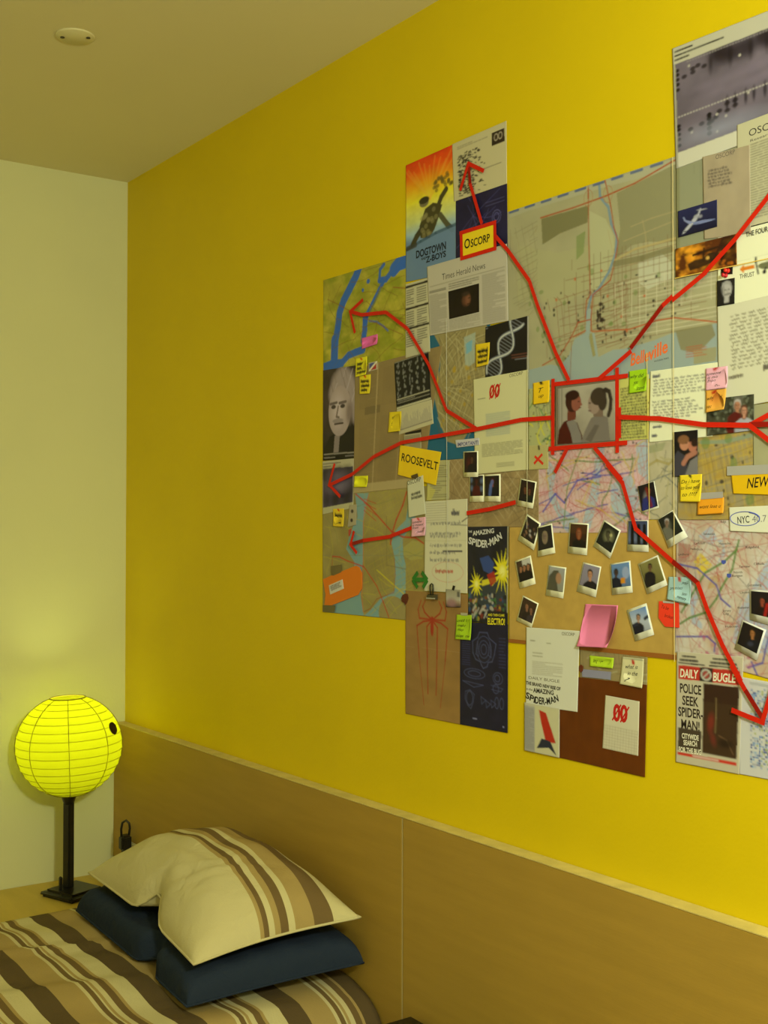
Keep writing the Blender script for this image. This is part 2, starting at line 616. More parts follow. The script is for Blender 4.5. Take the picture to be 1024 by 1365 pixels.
# ================================================================== the collage on the yellow wall
# Everything is laid out in wall metres (x along the wall, z up).  Each sheet, photo, note and tape is its own thin object.
LS = .0006          # layer step
TH = .0003          # paper thickness
RNG = np.random.default_rng(7)
rnd = random.Random(11)


def wall_y(layer):
    return -.0006 - LS * layer


class Cv:
    """small painter: draws the print of one sheet in wall metres, AA by soft edges"""

    def __init__(self, quad, base, res=(.0017, .0012)):
        self.q = [np.array(p, float) for p in quad]
        xs = [p[0] for p in quad]
        zs = [p[1] for p in quad]
        self.x0, self.z1 = min(xs), max(zs)
        self.px, self.pz = res
        self.nx = max(4, int((max(xs) - self.x0) / self.px) + 2)
        self.nz = max(4, int((self.z1 - min(zs)) / self.pz) + 2)
        self.im = np.empty((self.nz, self.nx, 3))
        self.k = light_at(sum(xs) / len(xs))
        self.w = (max(xs) - min(xs))
        self.h = (max(zs) - min(zs))
        self.im[:] = ink(*base, self.k)
        self.X = self.x0 + np.arange(self.nx) * self.px
        self.Z = self.z1 - np.arange(self.nz) * self.pz

    def uv(self, u, v):
        a, b, c, d = self.q
        p = (a * (1 - u) + b * u) * (1 - v) + (d * (1 - u) + c * u) * v
        return (p[0], p[1])

    def sample(self, x, z):
        fx = np.clip((x - self.x0) / self.px, 0, self.nx - 1.001)
        fz = np.clip((self.z1 - z) / self.pz, 0, self.nz - 1.001)
        i, j = fx.astype(int), fz.astype(int)
        a, b = (fx - i)[..., None], (fz - j)[..., None]
        I = self.im
        return (I[j, i] * (1 - a) + I[j, i + 1] * a) * (1 - b) + (I[j + 1, i] * (1 - a) + I[j + 1, i + 1] * a) * b

    def win(self, xa, xb, za, zb):
        i0 = max(0, int((xa - self.x0) / self.px) - 1)
        i1 = min(self.nx, int((xb - self.x0) / self.px) + 3)
        j0 = max(0, int((self.z1 - zb) / self.pz) - 1)
        j1 = min(self.nz, int((self.z1 - za) / self.pz) + 3)
        if i1 <= i0 or j1 <= j0:
            return None
        return slice(j0, j1), slice(i0, i1)

    def mixin(self, w, cov, col, a=1.0):
        cov = (np.clip(cov, 0, 1) * a)[..., None]
        self.im[w] = self.im[w] * (1 - cov) + np.array(ink(*col, self.k)) * cov

    def line(self, pts, wd, col, a=1.0):
        for (xa, za), (xb, zb) in zip(pts, pts[1:]):
            r = wd / 2 + .002
            w = self.win(min(xa, xb) - r, max(xa, xb) + r, min(za, zb) - r, max(za, zb) + r)
            if not w:
                continue
            X, Z = np.meshgrid(self.X[w[1]], self.Z[w[0]])
            dx, dz = xb - xa, zb - za
            L2 = dx * dx + dz * dz + 1e-12
            t = np.clip(((X - xa) * dx + (Z - za) * dz) / L2, 0, 1)
            d = np.hypot(X - xa - t * dx, Z - za - t * dz)
            k = .0014
            if wd < k:
                cov = np.clip(1 - d / k, 0, 1) * (wd / k)
            else:
                cov = (wd / 2 - d) / k + .5
            self.mixin(w, cov, col, a)
        return self

    def poly(self, pts, col, a=1.0):
        xs = [p[0] for p in pts]
        zs = [p[1] for p in pts]
        w = self.win(min(xs), max(xs), min(zs), max(zs))
        if not w:
            return self
        X, Z = np.meshgrid(self.X[w[1]], self.Z[w[0]])
        cov = np.zeros(X.shape)
        n = len(pts)
        for ox, oz in ((-.25, -.25), (.25, -.25), (-.25, .25), (.25, .25)):
            x, z = X + ox * self.px, Z + oz * self.pz
            ins = np.zeros(X.shape, bool)
            for i in range(n):
                (xa, za), (xb, zb) = pts[i], pts[i - 1]
                if za == zb:
                    continue
                c = ((za > z) != (zb > z)) & (x < (xb - xa) * (z - za) / (zb - za) + xa)
                ins ^= c
            cov += ins * .25
        self.mixin(w, cov, col, a)
        return self

    def ell(self, c, rx, rz, col, a=1.0, rot=0.0, soft=0.0):
        R = max(rx, rz) * 1.05 + .003
        w = self.win(c[0] - R, c[0] + R, c[1] - R, c[1] + R)
        if not w:
            return self
        X, Z = np.meshgrid(self.X[w[1]] - c[0], self.Z[w[0]] - c[1])
        cr, sr = math.cos(rot), math.sin(rot)
        d = np.hypot((X * cr + Z * sr) / rx, (-X * sr + Z * cr) / rz)
        k = max(.0014 / min(rx, rz), soft)
        self.mixin(w, (1 - d) / k + .5 * (soft == 0), col, a)
        return self

    def el(self, u, v, ru, rv, col, a=1.0, rot=0.0, soft=0.0):
        return self.ell(self.uv(u, v), ru * self.w, rv * self.h, col, a, rot, soft)

    def rect(self, u0, v0, u1, v1, col, a=1.0):
        return self.poly([self.uv(u0, v0), self.uv(u1, v0), self.uv(u1, v1), self.uv(u0, v1)], col, a)

    def grad(self, stops):
        """vertical blend over the sheet, stops = [(v, colour)]"""
        v = np.linspace(0, 1, self.nz)
        for k in range(3):
            c = np.interp(v, [s[0] for s in stops], [ink(*s[1], self.k)[k] for s in stops])
            self.im[:, :, k] = c[:, None]
        return self

    def noise(self, amp, cells=(12, 12), seed=0, cols=None):
        r = np.random.default_rng(seed)
        tot = np.zeros((self.nz, self.nx))
        s = 1.0
        for o in range(3):
            cx, cz = cells[0] * 2 ** o + 2, cells[1] * 2 ** o + 2
            g = r.random((cz, cx)) - .5
            fx = np.linspace(0, cx - 1.001, self.nx)
            fz = np.linspace(0, cz - 1.001, self.nz)
            i, j = fx.astype(int), fz.astype(int)
            a, b = fx - i, (fz - j)[:, None]
            a = a * a * (3 - 2 * a)
            b = b * b * (3 - 2 * b)
            G = lambda jj, ii: g[np.ix_(jj, ii)]
            tot += s * ((G(j, i) * (1 - a) + G(j, i + 1) * a) * (1 - b) + (G(j + 1, i) * (1 - a) + G(j + 1, i + 1) * a) * b)
            s *= .5
        if cols is None:
            self.im *= np.clip(1 + amp * 2 * tot, .1, 2)[..., None]
            self.im[:] = np.clip(self.im, 0, .88)
        else:
            k = np.clip(tot * amp + .5, 0, 1)[..., None]
            self.im[:] = self.im * (1 - k) + np.array(ink(*cols, self.k)) * k
        return self

    def rows(self, u0, v0, u1, v1, n, col, wd=.0011, a=.7, words=True, jit=.0, lastshort=True):
        """printed lines of small type"""
        for i in range(n):
            v = v0 + (v1 - v0) * (i + .5) / n
            ue = u1 if rnd.random() > .2 or not lastshort else u0 + (u1 - u0) * rnd.uniform(.4, .9)
            u = u0
            while u < ue:
                l = rnd.uniform(.04, .13) if words else 1
                e = min(ue, u + l * (u1 - u0) * 1.3)
                self.line([self.uv(u, v + rnd.uniform(-jit, jit)), self.uv(e, v + rnd.uniform(-jit, jit))], wd, col, a)
                u = e + (u1 - u0) * .025
        return self

    def script(self, u0, v0, u1, v1, n, col, amp=.3, a=.75, wd=.0010, fill=.95):
        """rows of handwriting"""
        for i in range(n):
            v = v0 + (v1 - v0) * (i + .5) / n
            h = (v1 - v0) / n * amp
            u = u0 + rnd.uniform(0, .03)
            ue = u0 + (u1 - u0) * rnd.uniform(fill - .2, fill + .05)
            while u < ue:
                m = rnd.randint(3, 8)
                st = (u1 - u0) * .013
                pts = [self.uv(u + st * k, v + h * (rnd.uniform(.2, 1) if k % 2 else -rnd.uniform(.1, .8 if rnd.random() > .2 else 1.6))) for k in range(m)]
                self.line(pts, wd, col, a)
                u += st * m + (u1 - u0) * .018
        return self

    def streets(self, ang, step, col, wd=.0009, a=.6, seed=0, region=None, step2=None, drop=.25):
        """street grid: short blocks of line inside a uv window"""
        r = random.Random(seed)
        u0, v0, u1, v1 = region or (0, 0, 1, 1)
        P = [self.uv(u0, v0), self.uv(u1, v0), self.uv(u1, v1), self.uv(u0, v1)]
        xa, xb = min(p[0] for p in P), max(p[0] for p in P)
        za, zb = min(p[1] for p in P), max(p[1] for p in P)
        cx, cz = (xa + xb) / 2, (za + zb) / 2
        R = math.hypot(xb - xa, zb - za) / 2
        for th, st in ((ang, step), (ang + math.pi / 2, step2 or step)):
            d = (math.cos(th), math.sin(th))
            n = (-d[1], d[0])
            k = -R
            while k < R:
                t = -R
                while t < R:
                    L = r.uniform(.02, .09)
                    if r.random() > drop:
                        A = (cx + n[0] * k + d[0] * t, cz + n[1] * k + d[1] * t)
                        B = (cx + n[0] * k + d[0] * (t + L), cz + n[1] * k + d[1] * (t + L))
                        if xa <= A[0] <= xb and za <= A[1] <= zb:
                            B = (min(max(B[0], xa), xb), min(max(B[1], za), zb))
                            self.line([A, B], wd, col, a)
                    t += L
                k += st * r.uniform(.6, 1.5)
        return self

    def roads(self, n, col, wd, a=.8, seed=0, region=None, wig=.25):
        r = random.Random(seed)
        u0, v0, u1, v1 = region or (0, 0, 1, 1)
        for _ in range(n):
            u, v = r.uniform(u0, u1), r.uniform(v0, v1)
            th = r.uniform(0, 6.28)
            pts = [self.uv(u, v)]
            for _k in range(r.randint(5, 14)):
                th += r.uniform(-wig, wig)
                u += math.cos(th) * .035
                v += math.sin(th) * .03
                if not (u0 <= u <= u1 and v0 <= v <= v1):
                    break
                pts.append(self.uv(u, v))
            if len(pts) > 1:
                self.line(pts, wd, col, a)
        return self

    def specks(self, n, col, r0, r1, a=.8, seed=0, region=None):
        r = random.Random(seed)
        u0, v0, u1, v1 = region or (0, 0, 1, 1)
        for _ in range(n):
            self.ell(self.uv(r.uniform(u0, u1), r.uniform(v0, v1)), r.uniform(r0, r1), r.uniform(r0, r1), col, a)
        return self

    def person(self, u, v, s, skin=(150, 105, 60), hair=(35, 22, 10), cloth=(30, 25, 20), long=False, tilt=0.0, face=True, look=0.0):
        """bust of an anonymous person; s = head height in metres, (u, v) = head centre"""
        cx, cz = self.uv(u, v)
        sh = [(-1.15, -1.75), (-1.05, -1.1), (-.55, -.82), (-.2, -.68), (.2, -.68), (.55, -.82), (1.05, -1.1), (1.15, -1.75), (1.2, -3.2), (-1.2, -3.2)]
        self.poly([(cx + a * s + tilt * s * (b + .7) * .3, cz + b * s) for a, b in sh], cloth)
        if long:
            self.ell((cx, cz - .18 * s), .46 * s, .72 * s, hair)
        self.poly([(cx - .17 * s, cz - .3 * s), (cx + .17 * s, cz - .3 * s), (cx + .2 * s, cz - .8 * s), (cx - .2 * s, cz - .8 * s)], skin)
        self.ell((cx, cz + .08 * s), .41 * s, .50 * s, hair)
        self.ell((cx + .07 * s * look, cz - .04 * s), .34 * s, .45 * s, skin)
        dk = tuple(int(c * .62) for c in skin)
        self.ell((cx - .25 * s * (1 if look >= 0 else -1), cz - .05 * s), .12 * s, .36 * s, dk, .45)
        self.poly([(cx - .36 * s, cz + .18 * s), (cx - .2 * s, cz + .36 * s), (cx + .15 * s, cz + .34 * s), (cx + .37 * s, cz + .16 * s), (cx + .3 * s, cz + .5 * s), (cx - .3 * s, cz + .5 * s)], hair)
        if face:
            for e in (-1, 1):
                self.ell((cx + (.13 * e + .07 * look) * s, cz + .02 * s), .055 * s, .035 * s, (25, 18, 10), .9)
            self.line([(cx + .07 * look * s, cz - .02 * s), (cx + .09 * look * s + .03 * s, cz - .16 * s)], .03 * s, dk, .8)
            self.line([(cx - .1 * s + .07 * look * s, cz - .28 * s), (cx + .1 * s + .07 * look * s, cz - .28 * s)], .04 * s, (90, 45, 35), .9)
        return self


def add_mesh(name, co, loops, starts, cols=None):
    me = bpy.data.meshes.new(name)
    me.vertices.add(len(co))
    me.vertices.foreach_set('co', np.asarray(co, np.float32).ravel())
    me.loops.add(len(loops))
    me.loops.foreach_set('vertex_index', np.asarray(loops, np.int32))
    me.polygons.add(len(starts))
    me.polygons.foreach_set('loop_start', np.asarray(starts, np.int32))
    me.update(calc_edges=True)
    if cols is not None:
        at = me.color_attributes.new('ink', 'FLOAT_COLOR', 'POINT')
        c4 = np.ones((len(co), 4), np.float32)
        c4[:, :3] = cols
        at.data.foreach_set('color', c4.ravel())
    return me


def sheet_mesh(name, quad, layer, cv, step=(.0020, .0013), curl=None, fold=0.0):
    q = [np.array(p, float) for p in quad]
    w = max(np.linalg.norm(q[1] - q[0]), np.linalg.norm(q[2] - q[3]))
    h = max(np.linalg.norm(q[3] - q[0]), np.linalg.norm(q[2] - q[1]))
    nx = max(2, int(w / step[0]))
    nz = max(2, int(h / step[1]))
    u, v = np.meshgrid(np.linspace(0, 1, nx + 1), np.linspace(0, 1, nz + 1))
    P = (q[0][None, None] * (1 - u)[..., None] + q[1] * u[..., None]) * (1 - v)[..., None] + (q[3] * (1 - u)[..., None] + q[2] * u[..., None]) * v[..., None]
    y = np.full(u.shape, wall_y(layer) - TH)
    if curl:
        y = y - curl(u, v)
    col = cv.sample(P[..., 0], P[..., 1]).reshape(-1, 3)
    co = np.stack([P[..., 0], y, P[..., 1]], -1).reshape(-1, 3)
    idx = np.arange((nx + 1) * (nz + 1)).reshape(nz + 1, nx + 1)
    f = np.stack([idx[:-1, :-1], idx[1:, :-1], idx[1:, 1:], idx[:-1, 1:]], -1).reshape(-1, 4)
    # thin rim and back
    ring = np.concatenate([idx[0, :-1], idx[:-1, -1], idx[-1, :0:-1], idx[:0:-1, 0]])
    back = co[ring].copy()
    back[:, 1] += TH
    nb = len(co)
    rid = np.arange(len(ring)) + nb
    nr = np.roll(np.arange(len(ring)), -1)
    side = np.stack([ring, ring[nr], rid[nr], rid], -1)
    co = np.concatenate([co, back])
    col = np.concatenate([col, col[ring]])
    quads = np.concatenate([f, side])
    loops = np.concatenate([quads.ravel(), rid])
    starts = np.concatenate([np.arange(len(quads)) * 4, [len(quads) * 4]])
    return add_mesh(name, co, loops, starts, col)


def sheet(name, label, cat, quad, layer, base, paint=None, group=None, parent=None, curl=None, step=(.0020, .0013), res=(.0017, .0012)):
    cv = Cv(quad, base, res)
    if paint:
        paint(cv)
    me = sheet_mesh(name, quad, layer, cv, step, curl)
    o = link(name, me, paper_mat(), parent)
    if label:
        tag(o, label, cat, group)
    o['cvq'] = 0
    del o['cvq']
    return o


def plate(name, pts, layer, m, parent=None, th=TH, label=None, cat=None, group=None):
    """flat piece with any outline"""
    y1 = wall_y(layer)
    y0 = y1 - th
    n = len(pts)
    bm = bmesh.new()
    a = [bm.verts.new((p[0], y0, p[1])) for p in pts]
    b = [bm.verts.new((p[0], y1, p[1])) for p in pts]
    bm.faces.new(a)
    bm.faces.new(b[::-1])
    for i in range(n):
        bm.faces.new((a[i], b[i], b[(i + 1) % n], a[(i + 1) % n]))
    o = from_bm(name, bm, m, parent)
    if label:
        tag(o, label, cat, group)
    return o


NOTES = {}


def note(name, label, quad, layer, col, curl=.0025, cat='sticky note', paint=None, group=None, torn=False):
    """sticky note lifting a little along its lower edge"""
    f = lambda u, v: curl * np.clip(v, 0, 1) ** 2.6 * (.6 + .6 * u)
    cv = Cv(quad, col)
    cv.noise(.03, (3, 3), sum(map(ord, label)) % 97)
    if paint:
        paint(cv)
    me = sheet_mesh(name, quad, layer, cv, (.0030, .0022), f)
    o = link(name, me, paper_mat(), None, True)
    NOTES[o.name] = (quad, f)
    return tag(o, label, cat, group)


def seg_quad(a, b, w):
    d = (b[0] - a[0], b[1] - a[1])
    l = math.hypot(*d)
    n = (-d[1] / l * w / 2, d[0] / l * w / 2)
    return [(a[0] + n[0], a[1] + n[1]), (b[0] + n[0], b[1] + n[1]), (b[0] - n[0], b[1] - n[1]), (a[0] - n[0], a[1] - n[1])]


RED, RED2 = (176, 24, 5), (124, 12, 4)


def tape(name, label, segs, layer, group=None, col=RED, col2=RED2, w=.0076, cat='tape'):
    """segs: list of (a, b) or (a, b, 'dark'); every strip is a part"""
    a0_ = segs[0][0]
    root = empty(name, (a0_[0], wall_y(layer), a0_[1]), label, cat, group)
    for i, s in enumerate(segs):
        plate('tape_strip', seg_quad(s[0], s[1], w), layer + i * .16, inkmat(col2 if len(s) > 2 else col), root, .00008)
    return root


def chain(*pts):
    return [(a, b) for a, b in zip(pts, pts[1:])]


def lettering(s, a, b, h, col, layer, parent, name='lettering', bold=0.0, shear=0.0, m=None):
    """printed words from baseline start a to baseline end b, letter height h"""
    cu = bpy.data.curves.new(name, 'FONT')
    cu.body = s
    cu.size = 1.0
    cu.offset = bold
    cu.shear = shear
    cu.resolution_u = 3
    ob = bpy.data.objects.new('tmp_text', cu)
    COL.objects.link(ob)
    dg = bpy.context.evaluated_depsgraph_get()
    dg.update()
    me = bpy.data.meshes.new_from_object(ob.evaluated_get(dg))
    bpy.data.objects.remove(ob)
    bpy.data.curves.remove(cu)
    n = len(me.vertices)
    co = np.empty(n * 3, np.float32)
    me.vertices.foreach_get('co', co)
    co = co.reshape(-1, 3)
    x0, x1 = co[:, 0].min(), co[:, 0].max()
    ref = .73
    d = np.array([b[0] - a[0], b[1] - a[1]])
    L = np.linalg.norm(d)
    d = d / L
    up_ = np.array([-d[1], d[0]])
    t = (co[:, 0] - x0) / (x1 - x0) * L
    z = co[:, 1] / ref * h
    out = np.empty_like(co)
    out[:, 0] = a[0] + d[0] * t + up_[0] * z
    out[:, 2] = a[1] + d[1] * t + up_[1] * z
    out[:, 1] = wall_y(layer) - TH - .00012
    if parent is not None and parent.name in NOTES:
        q, f = NOTES[parent.name]
        e1, e2, p0 = np.array(q[1]) - q[0], np.array(q[3]) - q[0], np.array(q[0])
        A = np.linalg.inv(np.array([e1, e2]).T)
        uv = (out[:, [0, 2]] - p0) @ A.T
        out[:, 1] -= f(np.clip(uv[:, 0], 0, 1), np.clip(uv[:, 1], 0, 1)) + .0001
    me.vertices.foreach_set('co', out.ravel())
    me.update()
    me.materials.clear()
    return link(name, me, m or inkmat(col), parent)


def pushpin(c, layer, label, col=(190, 25, 15)):
    root = empty('push_pin', (c[0], wall_y(layer), c[1]), label, 'push pin')
    y = wall_y(layer)
    bm = bmesh.new()
    prof = [(.0034, 0), (.0034, -.0012), (.0018, -.002), (.0016, -.005), (.0030, -.0062), (.0030, -.0075), (.0001, -.0082)]
    rings = [[bm.verts.new((c[0] + r * math.cos(k * .5236), y + d, c[1] + r * math.sin(k * .5236))) for k in range(12)] for r, d in prof]
    for A, B in zip(rings, rings[1:]):
        for k in range(12):
            bm.faces.new((A[k], A[(k + 1) % 12], B[(k + 1) % 12], B[k]))
    bm.faces.new(rings[0])
    from_bm('pin_head', bm, mat('pin_%d_%d_%d' % col, ink(*col), .3, .5), root, True)
    tube('needle', [(c[0], y, c[1]), (c[0], y + .0006, c[1])], .0005, mat('needle_steel', (.4, .4, .4), .3, .5, metal=1.0), root, 6)
    return root


BLACK = (18, 14, 10)

# ------------------------------------------------------------------ left block of the collage
def p_topo(c):
    c.noise(.22, (7, 9), 3).noise(1.6, (9, 12), 8, (118, 118, 24))
    W = (42, 82, 128)
    c.line([(1.2274, 2.0308), (1.2147, 2.0120), (1.1882, 1.9868), (1.1651, 1.9648), (1.1496, 1.9414), (1.1434, 1.9121), (1.1340, 1.8831), (1.1311, 1.8315)], .023, W)
    c.line([(1.1309, 1.8835), (1.1279, 1.8276)], .028, W)
    c.poly([(1.0843, 1.8390), (1.1143, 1.8421), (1.1734, 1.8395), (1.1657, 1.8233), (1.0844, 1.8149)], W)
    c.line([(1.1579, 1.8306), (1.1849, 1.8446), (1.2115, 1.8477), (1.2414, 1.8503)], .016, W)
    c.line([(1.4025, 2.0101), (1.3689, 2.0091), (1.3517, 2.0001)], .030, W)
    c.line([(1.3517, 2.0022), (1.3239, 1.9847), (1.3006, 1.9867)], .013, W)
    c.line([(1.3538, 2.0070), (1.3358, 1.9908), (1.3169, 1.9839), (1.3006, 1.9682), (1.2741, 1.9415), (1.2574, 1.9253), (1.2501, 1.9014), (1.2458, 1.8769)], .011, W)
    c.line([(1.3063, 1.9693), (1.2849, 1.9460), (1.2632, 1.9245)], .006, (95, 100, 60))
    c.line([(1.2486, 1.9183), (1.2465, 1.8894), (1.2414, 1.8692)], .018, W)
    c.line([(1.3006, 1.9887), (1.3027, 2.0089), (1.3168, 2.0166)], .008, W)
    c.ell((1.2594, 1.9917), .006, .005, W)
    c.ell((1.2395, 1.9762), .004, .004, W)
    c.line([(1.2633, 1.9078), (1.2923, 1.9016), (1.3172, 1.8879), (1.3312, 1.8778)], .004, W, .8)
    c.roads(30, (96, 70, 22), .0014, .6, 4)
    c.line([(1.1016, 1.9783), (1.1416, 1.9620), (1.2037, 1.9333), (1.2851, 1.9006), (1.3827, 1.8627)], .0018, (110, 60, 25), .7)
    c.line([(1.3484, 1.9643), (1.3926, 1.9550)], .002, (120, 55, 25), .8)
    c.line([(1.2522, 1.9511), (1.3065, 1.9139), (1.3894, 1.8937)], .0018, (110, 62, 25), .6)
    c.streets(.5, .02, (100, 92, 30), .0008, .4, 2)


sheet('map_sheet', 'ochre topographic map with blue rivers at the top left of the collage', 'map',
      [(1.0835, 2.0239), (1.3938, 2.0213), (1.3949, 1.8134), (1.0844, 1.8228)], 0, (146, 134, 36), p_topo)


def p_oldman(c):
    c.grad([(0, (48, 38, 28)), (.5, (56, 44, 34)), (1, (22, 16, 12))])
    c.noise(.25, (5, 6), 5)
    U = c.uv
    c.poly([U(.05, .86), U(.2, .74), U(.42, .70), U(.85, .52), U(1, .55), U(1, .93), U(0, .93)], (24, 19, 15))
    c.poly([U(.33, .74), U(.48, .70), U(.44, .93), U(.30, .93)], (112, 98, 82))
    for (u, v, r) in ((.40, .20, .06), (.55, .12, .062), (.70, .18, .058), (.82, .30, .06), (.90, .42, .052), (.92, .54, .04), (.30, .28, .045), (.65, .26, .06), (.78, .40, .05)):
        p = U(u, v)
        c.ell(p, r * .55, r * .62, (132, 116, 98), .95, 0, .5)
        c.line([p, (p[0] + r * .3, p[1] + r * .5)], .003, (158, 142, 122), .6)
        c.line([p, (p[0] - r * .2, p[1] + r * .5)], .003, (100, 86, 70), .6)
    c.el(.47, .47, .31, .27, (140, 122, 102), 1, -.08)
    c.el(.42, .46, .24, .24, (166, 148, 126), .85, -.05, .8)
    c.el(.74, .50, .12, .16, (100, 84, 68), .8, 0, .6)
    for u in (.30, .55):
        c.el(u, .42, .065, .022, (40, 30, 24), .95)
        c.line([U(u - .09, .385), U(u + .09, .375)], .006, (86, 72, 60))
    c.line([U(.43, .42), U(.38, .53), U(.45, .54)], .005, (96, 80, 66))
    c.el(.42, .575, .15, .025, (122, 108, 92))
    c.line([U(.33, .61), U(.56, .605)], .004, (52, 38, 32))
    c.rect(0, .92, 1, 1, (16, 12, 9))
    c.rect(.03, .925, .97, .94, (130, 120, 95), .8)
    c.rect(.03, .965, .35, .978, (120, 110, 90), .8)
    c.rect(.62, .96, .95, .972, (120, 110, 90), .8)


sheet('portrait_poster', 'black and white poster of a man with wild white hair', 'poster',
      [(1.0844, 1.8232), (1.2281, 1.8196), (1.2285, 1.6215), (1.0842, 1.6230)], 1, (50, 40, 30), p_oldman)


def p_newsprint(c):
    c.noise(.06, (6, 8), 3)
    for u0, u1 in ((.07, .31), (.36, .60), (.66, .96)):
        c.rows(u0, .05, u1, .34, 26, (92, 74, 40), .0008, .5)
        c.rows(u0, .42, u1, .97, 46, (92, 74, 40), .0008, .45)
    c.rect(.14, .33, .34, .39, (96, 80, 44), .8)
    c.rect(.28, 0, .295, 1, (150, 128, 74), .8)
    c.rect(.62, 0, .63, 1, (142, 120, 70), .8)
    c.rect(0, .93, 1, 1, (150, 132, 78), .8)


sheet('newspaper_page', 'yellowed newspaper page beside the wild-haired man poster', 'newspaper',
      [(1.2116, 1.8131), (1.5118, 1.8245), (1.4477, 1.5548), (1.2067, 1.5474)], 1.5, (118, 98, 52), p_newsprint)


def p_citymap(c):
    c.noise(.12, (7, 9), 9)
    W = (102, 128, 108)
    c.poly([(1.2123, 1.5473), (1.2636, 1.5469), (1.2518, 1.5107), (1.2435, 1.4837), (1.2431, 1.4092), (1.2372, 1.3752), (1.2343, 1.3277), (1.2465, 1.2894), (1.0956, 1.2896), (1.1410, 1.3165), (1.2099, 1.3607), (1.2097, 1.4018), (1.1786, 1.4288), (1.1941, 1.4634), (1.2216, 1.4975)], W)
    c.poly([(1.4052, 1.5439), (1.3998, 1.5086), (1.3944, 1.4894), (1.3615, 1.4701), (1.3448, 1.4439), (1.3560, 1.4146), (1.3572, 1.3788), (1.3562, 1.3462), (1.3052, 1.3275), (1.2702, 1.3025), (1.2465, 1.2894), (1.3948, 1.2883), (1.3946, 1.3992), (1.3864, 1.4184), (1.3836, 1.4506), (1.4161, 1.4828), (1.4373, 1.5081), (1.4372, 1.5462)], W)
    c.poly([(1.3864, 1.4345), (1.4161, 1.4492), (1.4532, 1.4447), (1.4506, 1.4131), (1.4108, 1.4092), (1.3864, 1.4184)], (134, 124, 58))
    c.ell((1.3507, 1.3003), .05, .035, (126, 112, 58))
    c.streets(.35, .011, (142, 128, 40), .0010, .6, 5, (.42, .02, .95, .9))
    c.roads(24, (150, 136, 36), .0016, .6, 7)
    c.roads(16, (96, 104, 50), .0014, .5, 17)
    R = (148, 44, 24)
    c.line([(1.2636, 1.5442), (1.2488, 1.5108), (1.2435, 1.4837), (1.2432, 1.3957), (1.2391, 1.3313), (1.2435, 1.2977)], .0022, (160, 90, 50))
    c.line([(1.2154, 1.5455), (1.2577, 1.5241), (1.3447, 1.4668), (1.3836, 1.4555), (1.4268, 1.4541), (1.4532, 1.4431)], .0036, R, .85)
    c.line([(1.3970, 1.5457), (1.3835, 1.5186), (1.3614, 1.4896), (1.3447, 1.4570), (1.3420, 1.4406)], .0045, R, .85)
    c.line([(1.1245, 1.4123), (1.1534, 1.4111), (1.1849, 1.4030), (1.2462, 1.3924), (1.2935, 1.3536), (1.3167, 1.3215), (1.3367, 1.2913)], .0030, R, .85)
    c.line([(1.1245, 1.4123), (1.1214, 1.3718)], .002, R, .7)
    for k in range(4):
        c.line([(1.2458, 1.5108), (1.2902, 1.4885)] if k == 0 else [((1.2458, 1.5108)[0], (1.2458, 1.5108)[1] + .008 * k), ((1.2902, 1.4885)[0], (1.2902, 1.4885)[1] + .012 * k)], .002, R, .7)
    c.line([(1.2934, 1.3869), (1.3450, 1.3621), (1.3893, 1.3411)], .003, (165, 150, 30), .8)
    c.line([(1.3560, 1.4114), (1.3589, 1.3788), (1.3534, 1.3428), (1.2936, 1.3270), (1.2702, 1.3058), (1.2465, 1.2978)], .0022, (120, 60, 30), .7)
    c.rect(0, .51, 1, .515, (110, 104, 62), .7)
    c.line([(1.3277, 1.4965), (1.3290, 1.3977), (1.3946, 1.3912)], .002, (98, 86, 46), .7)


sheet('map_sheet', 'faded city map with pale green water at the lower left corner of the collage', 'map',
      [(1.0832, 1.5452), (1.4686, 1.5554), (1.4638, 1.2896), (1.0857, 1.2890)], 1, (124, 110, 52), p_citymap)


def p_gel_small(c):
    c.rows(.02, .03, .6, .18, 3, BLACK, .0018, .8)
    c.rect(.02, .16, .98, .88, (62, 52, 58))
    for i in range(26):
        u = rnd.uniform(.05, .95)
        c.ell(c.uv(u, rnd.choice((.25, .62, .75, .82))), .02, .02, (24, 18, 20), .5, 0, 1)
    for v in (.3, .46, .55):
        c.ell(c.uv(.5, v), .06, .018, (104, 92, 92), .6, 0, 1)
    c.rect(0, .88, 1, 1, (150, 142, 92))


sheet('gel_print', 'small dark gel scan print below the wild-haired man poster', 'print',
      [(1.0842, 1.6215), (1.2077, 1.6222), (1.2062, 1.5165), (1.0847, 1.5042)], 2, (150, 140, 96), p_gel_small)

plate('envelope', [(1.0887, 1.3609), (1.1214, 1.3700), (1.2189, 1.3941), (1.2311, 1.3914), (1.2414, 1.3787), (1.2409, 1.3466), (1.2270, 1.3324), (1.1152, 1.3029), (1.0955, 1.3037), (1.0994, 1.3287)], 3,
      inkmat((178, 94, 16), 1.0), None, .0012, 'orange envelope with cut corners at the lower left of the collage', 'envelope')
env = bpy.data.objects['envelope']
sheet('address_label', None, None, [(1.1137, 1.3483), (1.1682, 1.3635), (1.1733, 1.3436), (1.1190, 1.3285)], 5.5, (170, 164, 128),
      lambda c: c.script(.1, .1, .85, .7, 3, (70, 60, 60), .4, .7), parent=env)
plate('tape_piece', [(1.1213, 1.3908), (1.1636, 1.3953), (1.1630, 1.3786), (1.1331, 1.3707), (1.1234, 1.3712)], 5.6, inkmat((98, 84, 40)), None, .0002, 'grey tape piece holding the top of the orange envelope', 'tape')
plate('tape_piece', [(1.0889, 1.3041), (1.1410, 1.3060), (1.1373, 1.2911), (1.0890, 1.2892)], 5.6, inkmat((92, 82, 40)), None, .0002, 'grey tape piece at the bottom of the orange envelope', 'tape')


def scr(n, col=BLACK, a=.9, wd=.0016):
    return lambda c: c.script(.14, .22, .9, .92, n, col, .32, a, wd)


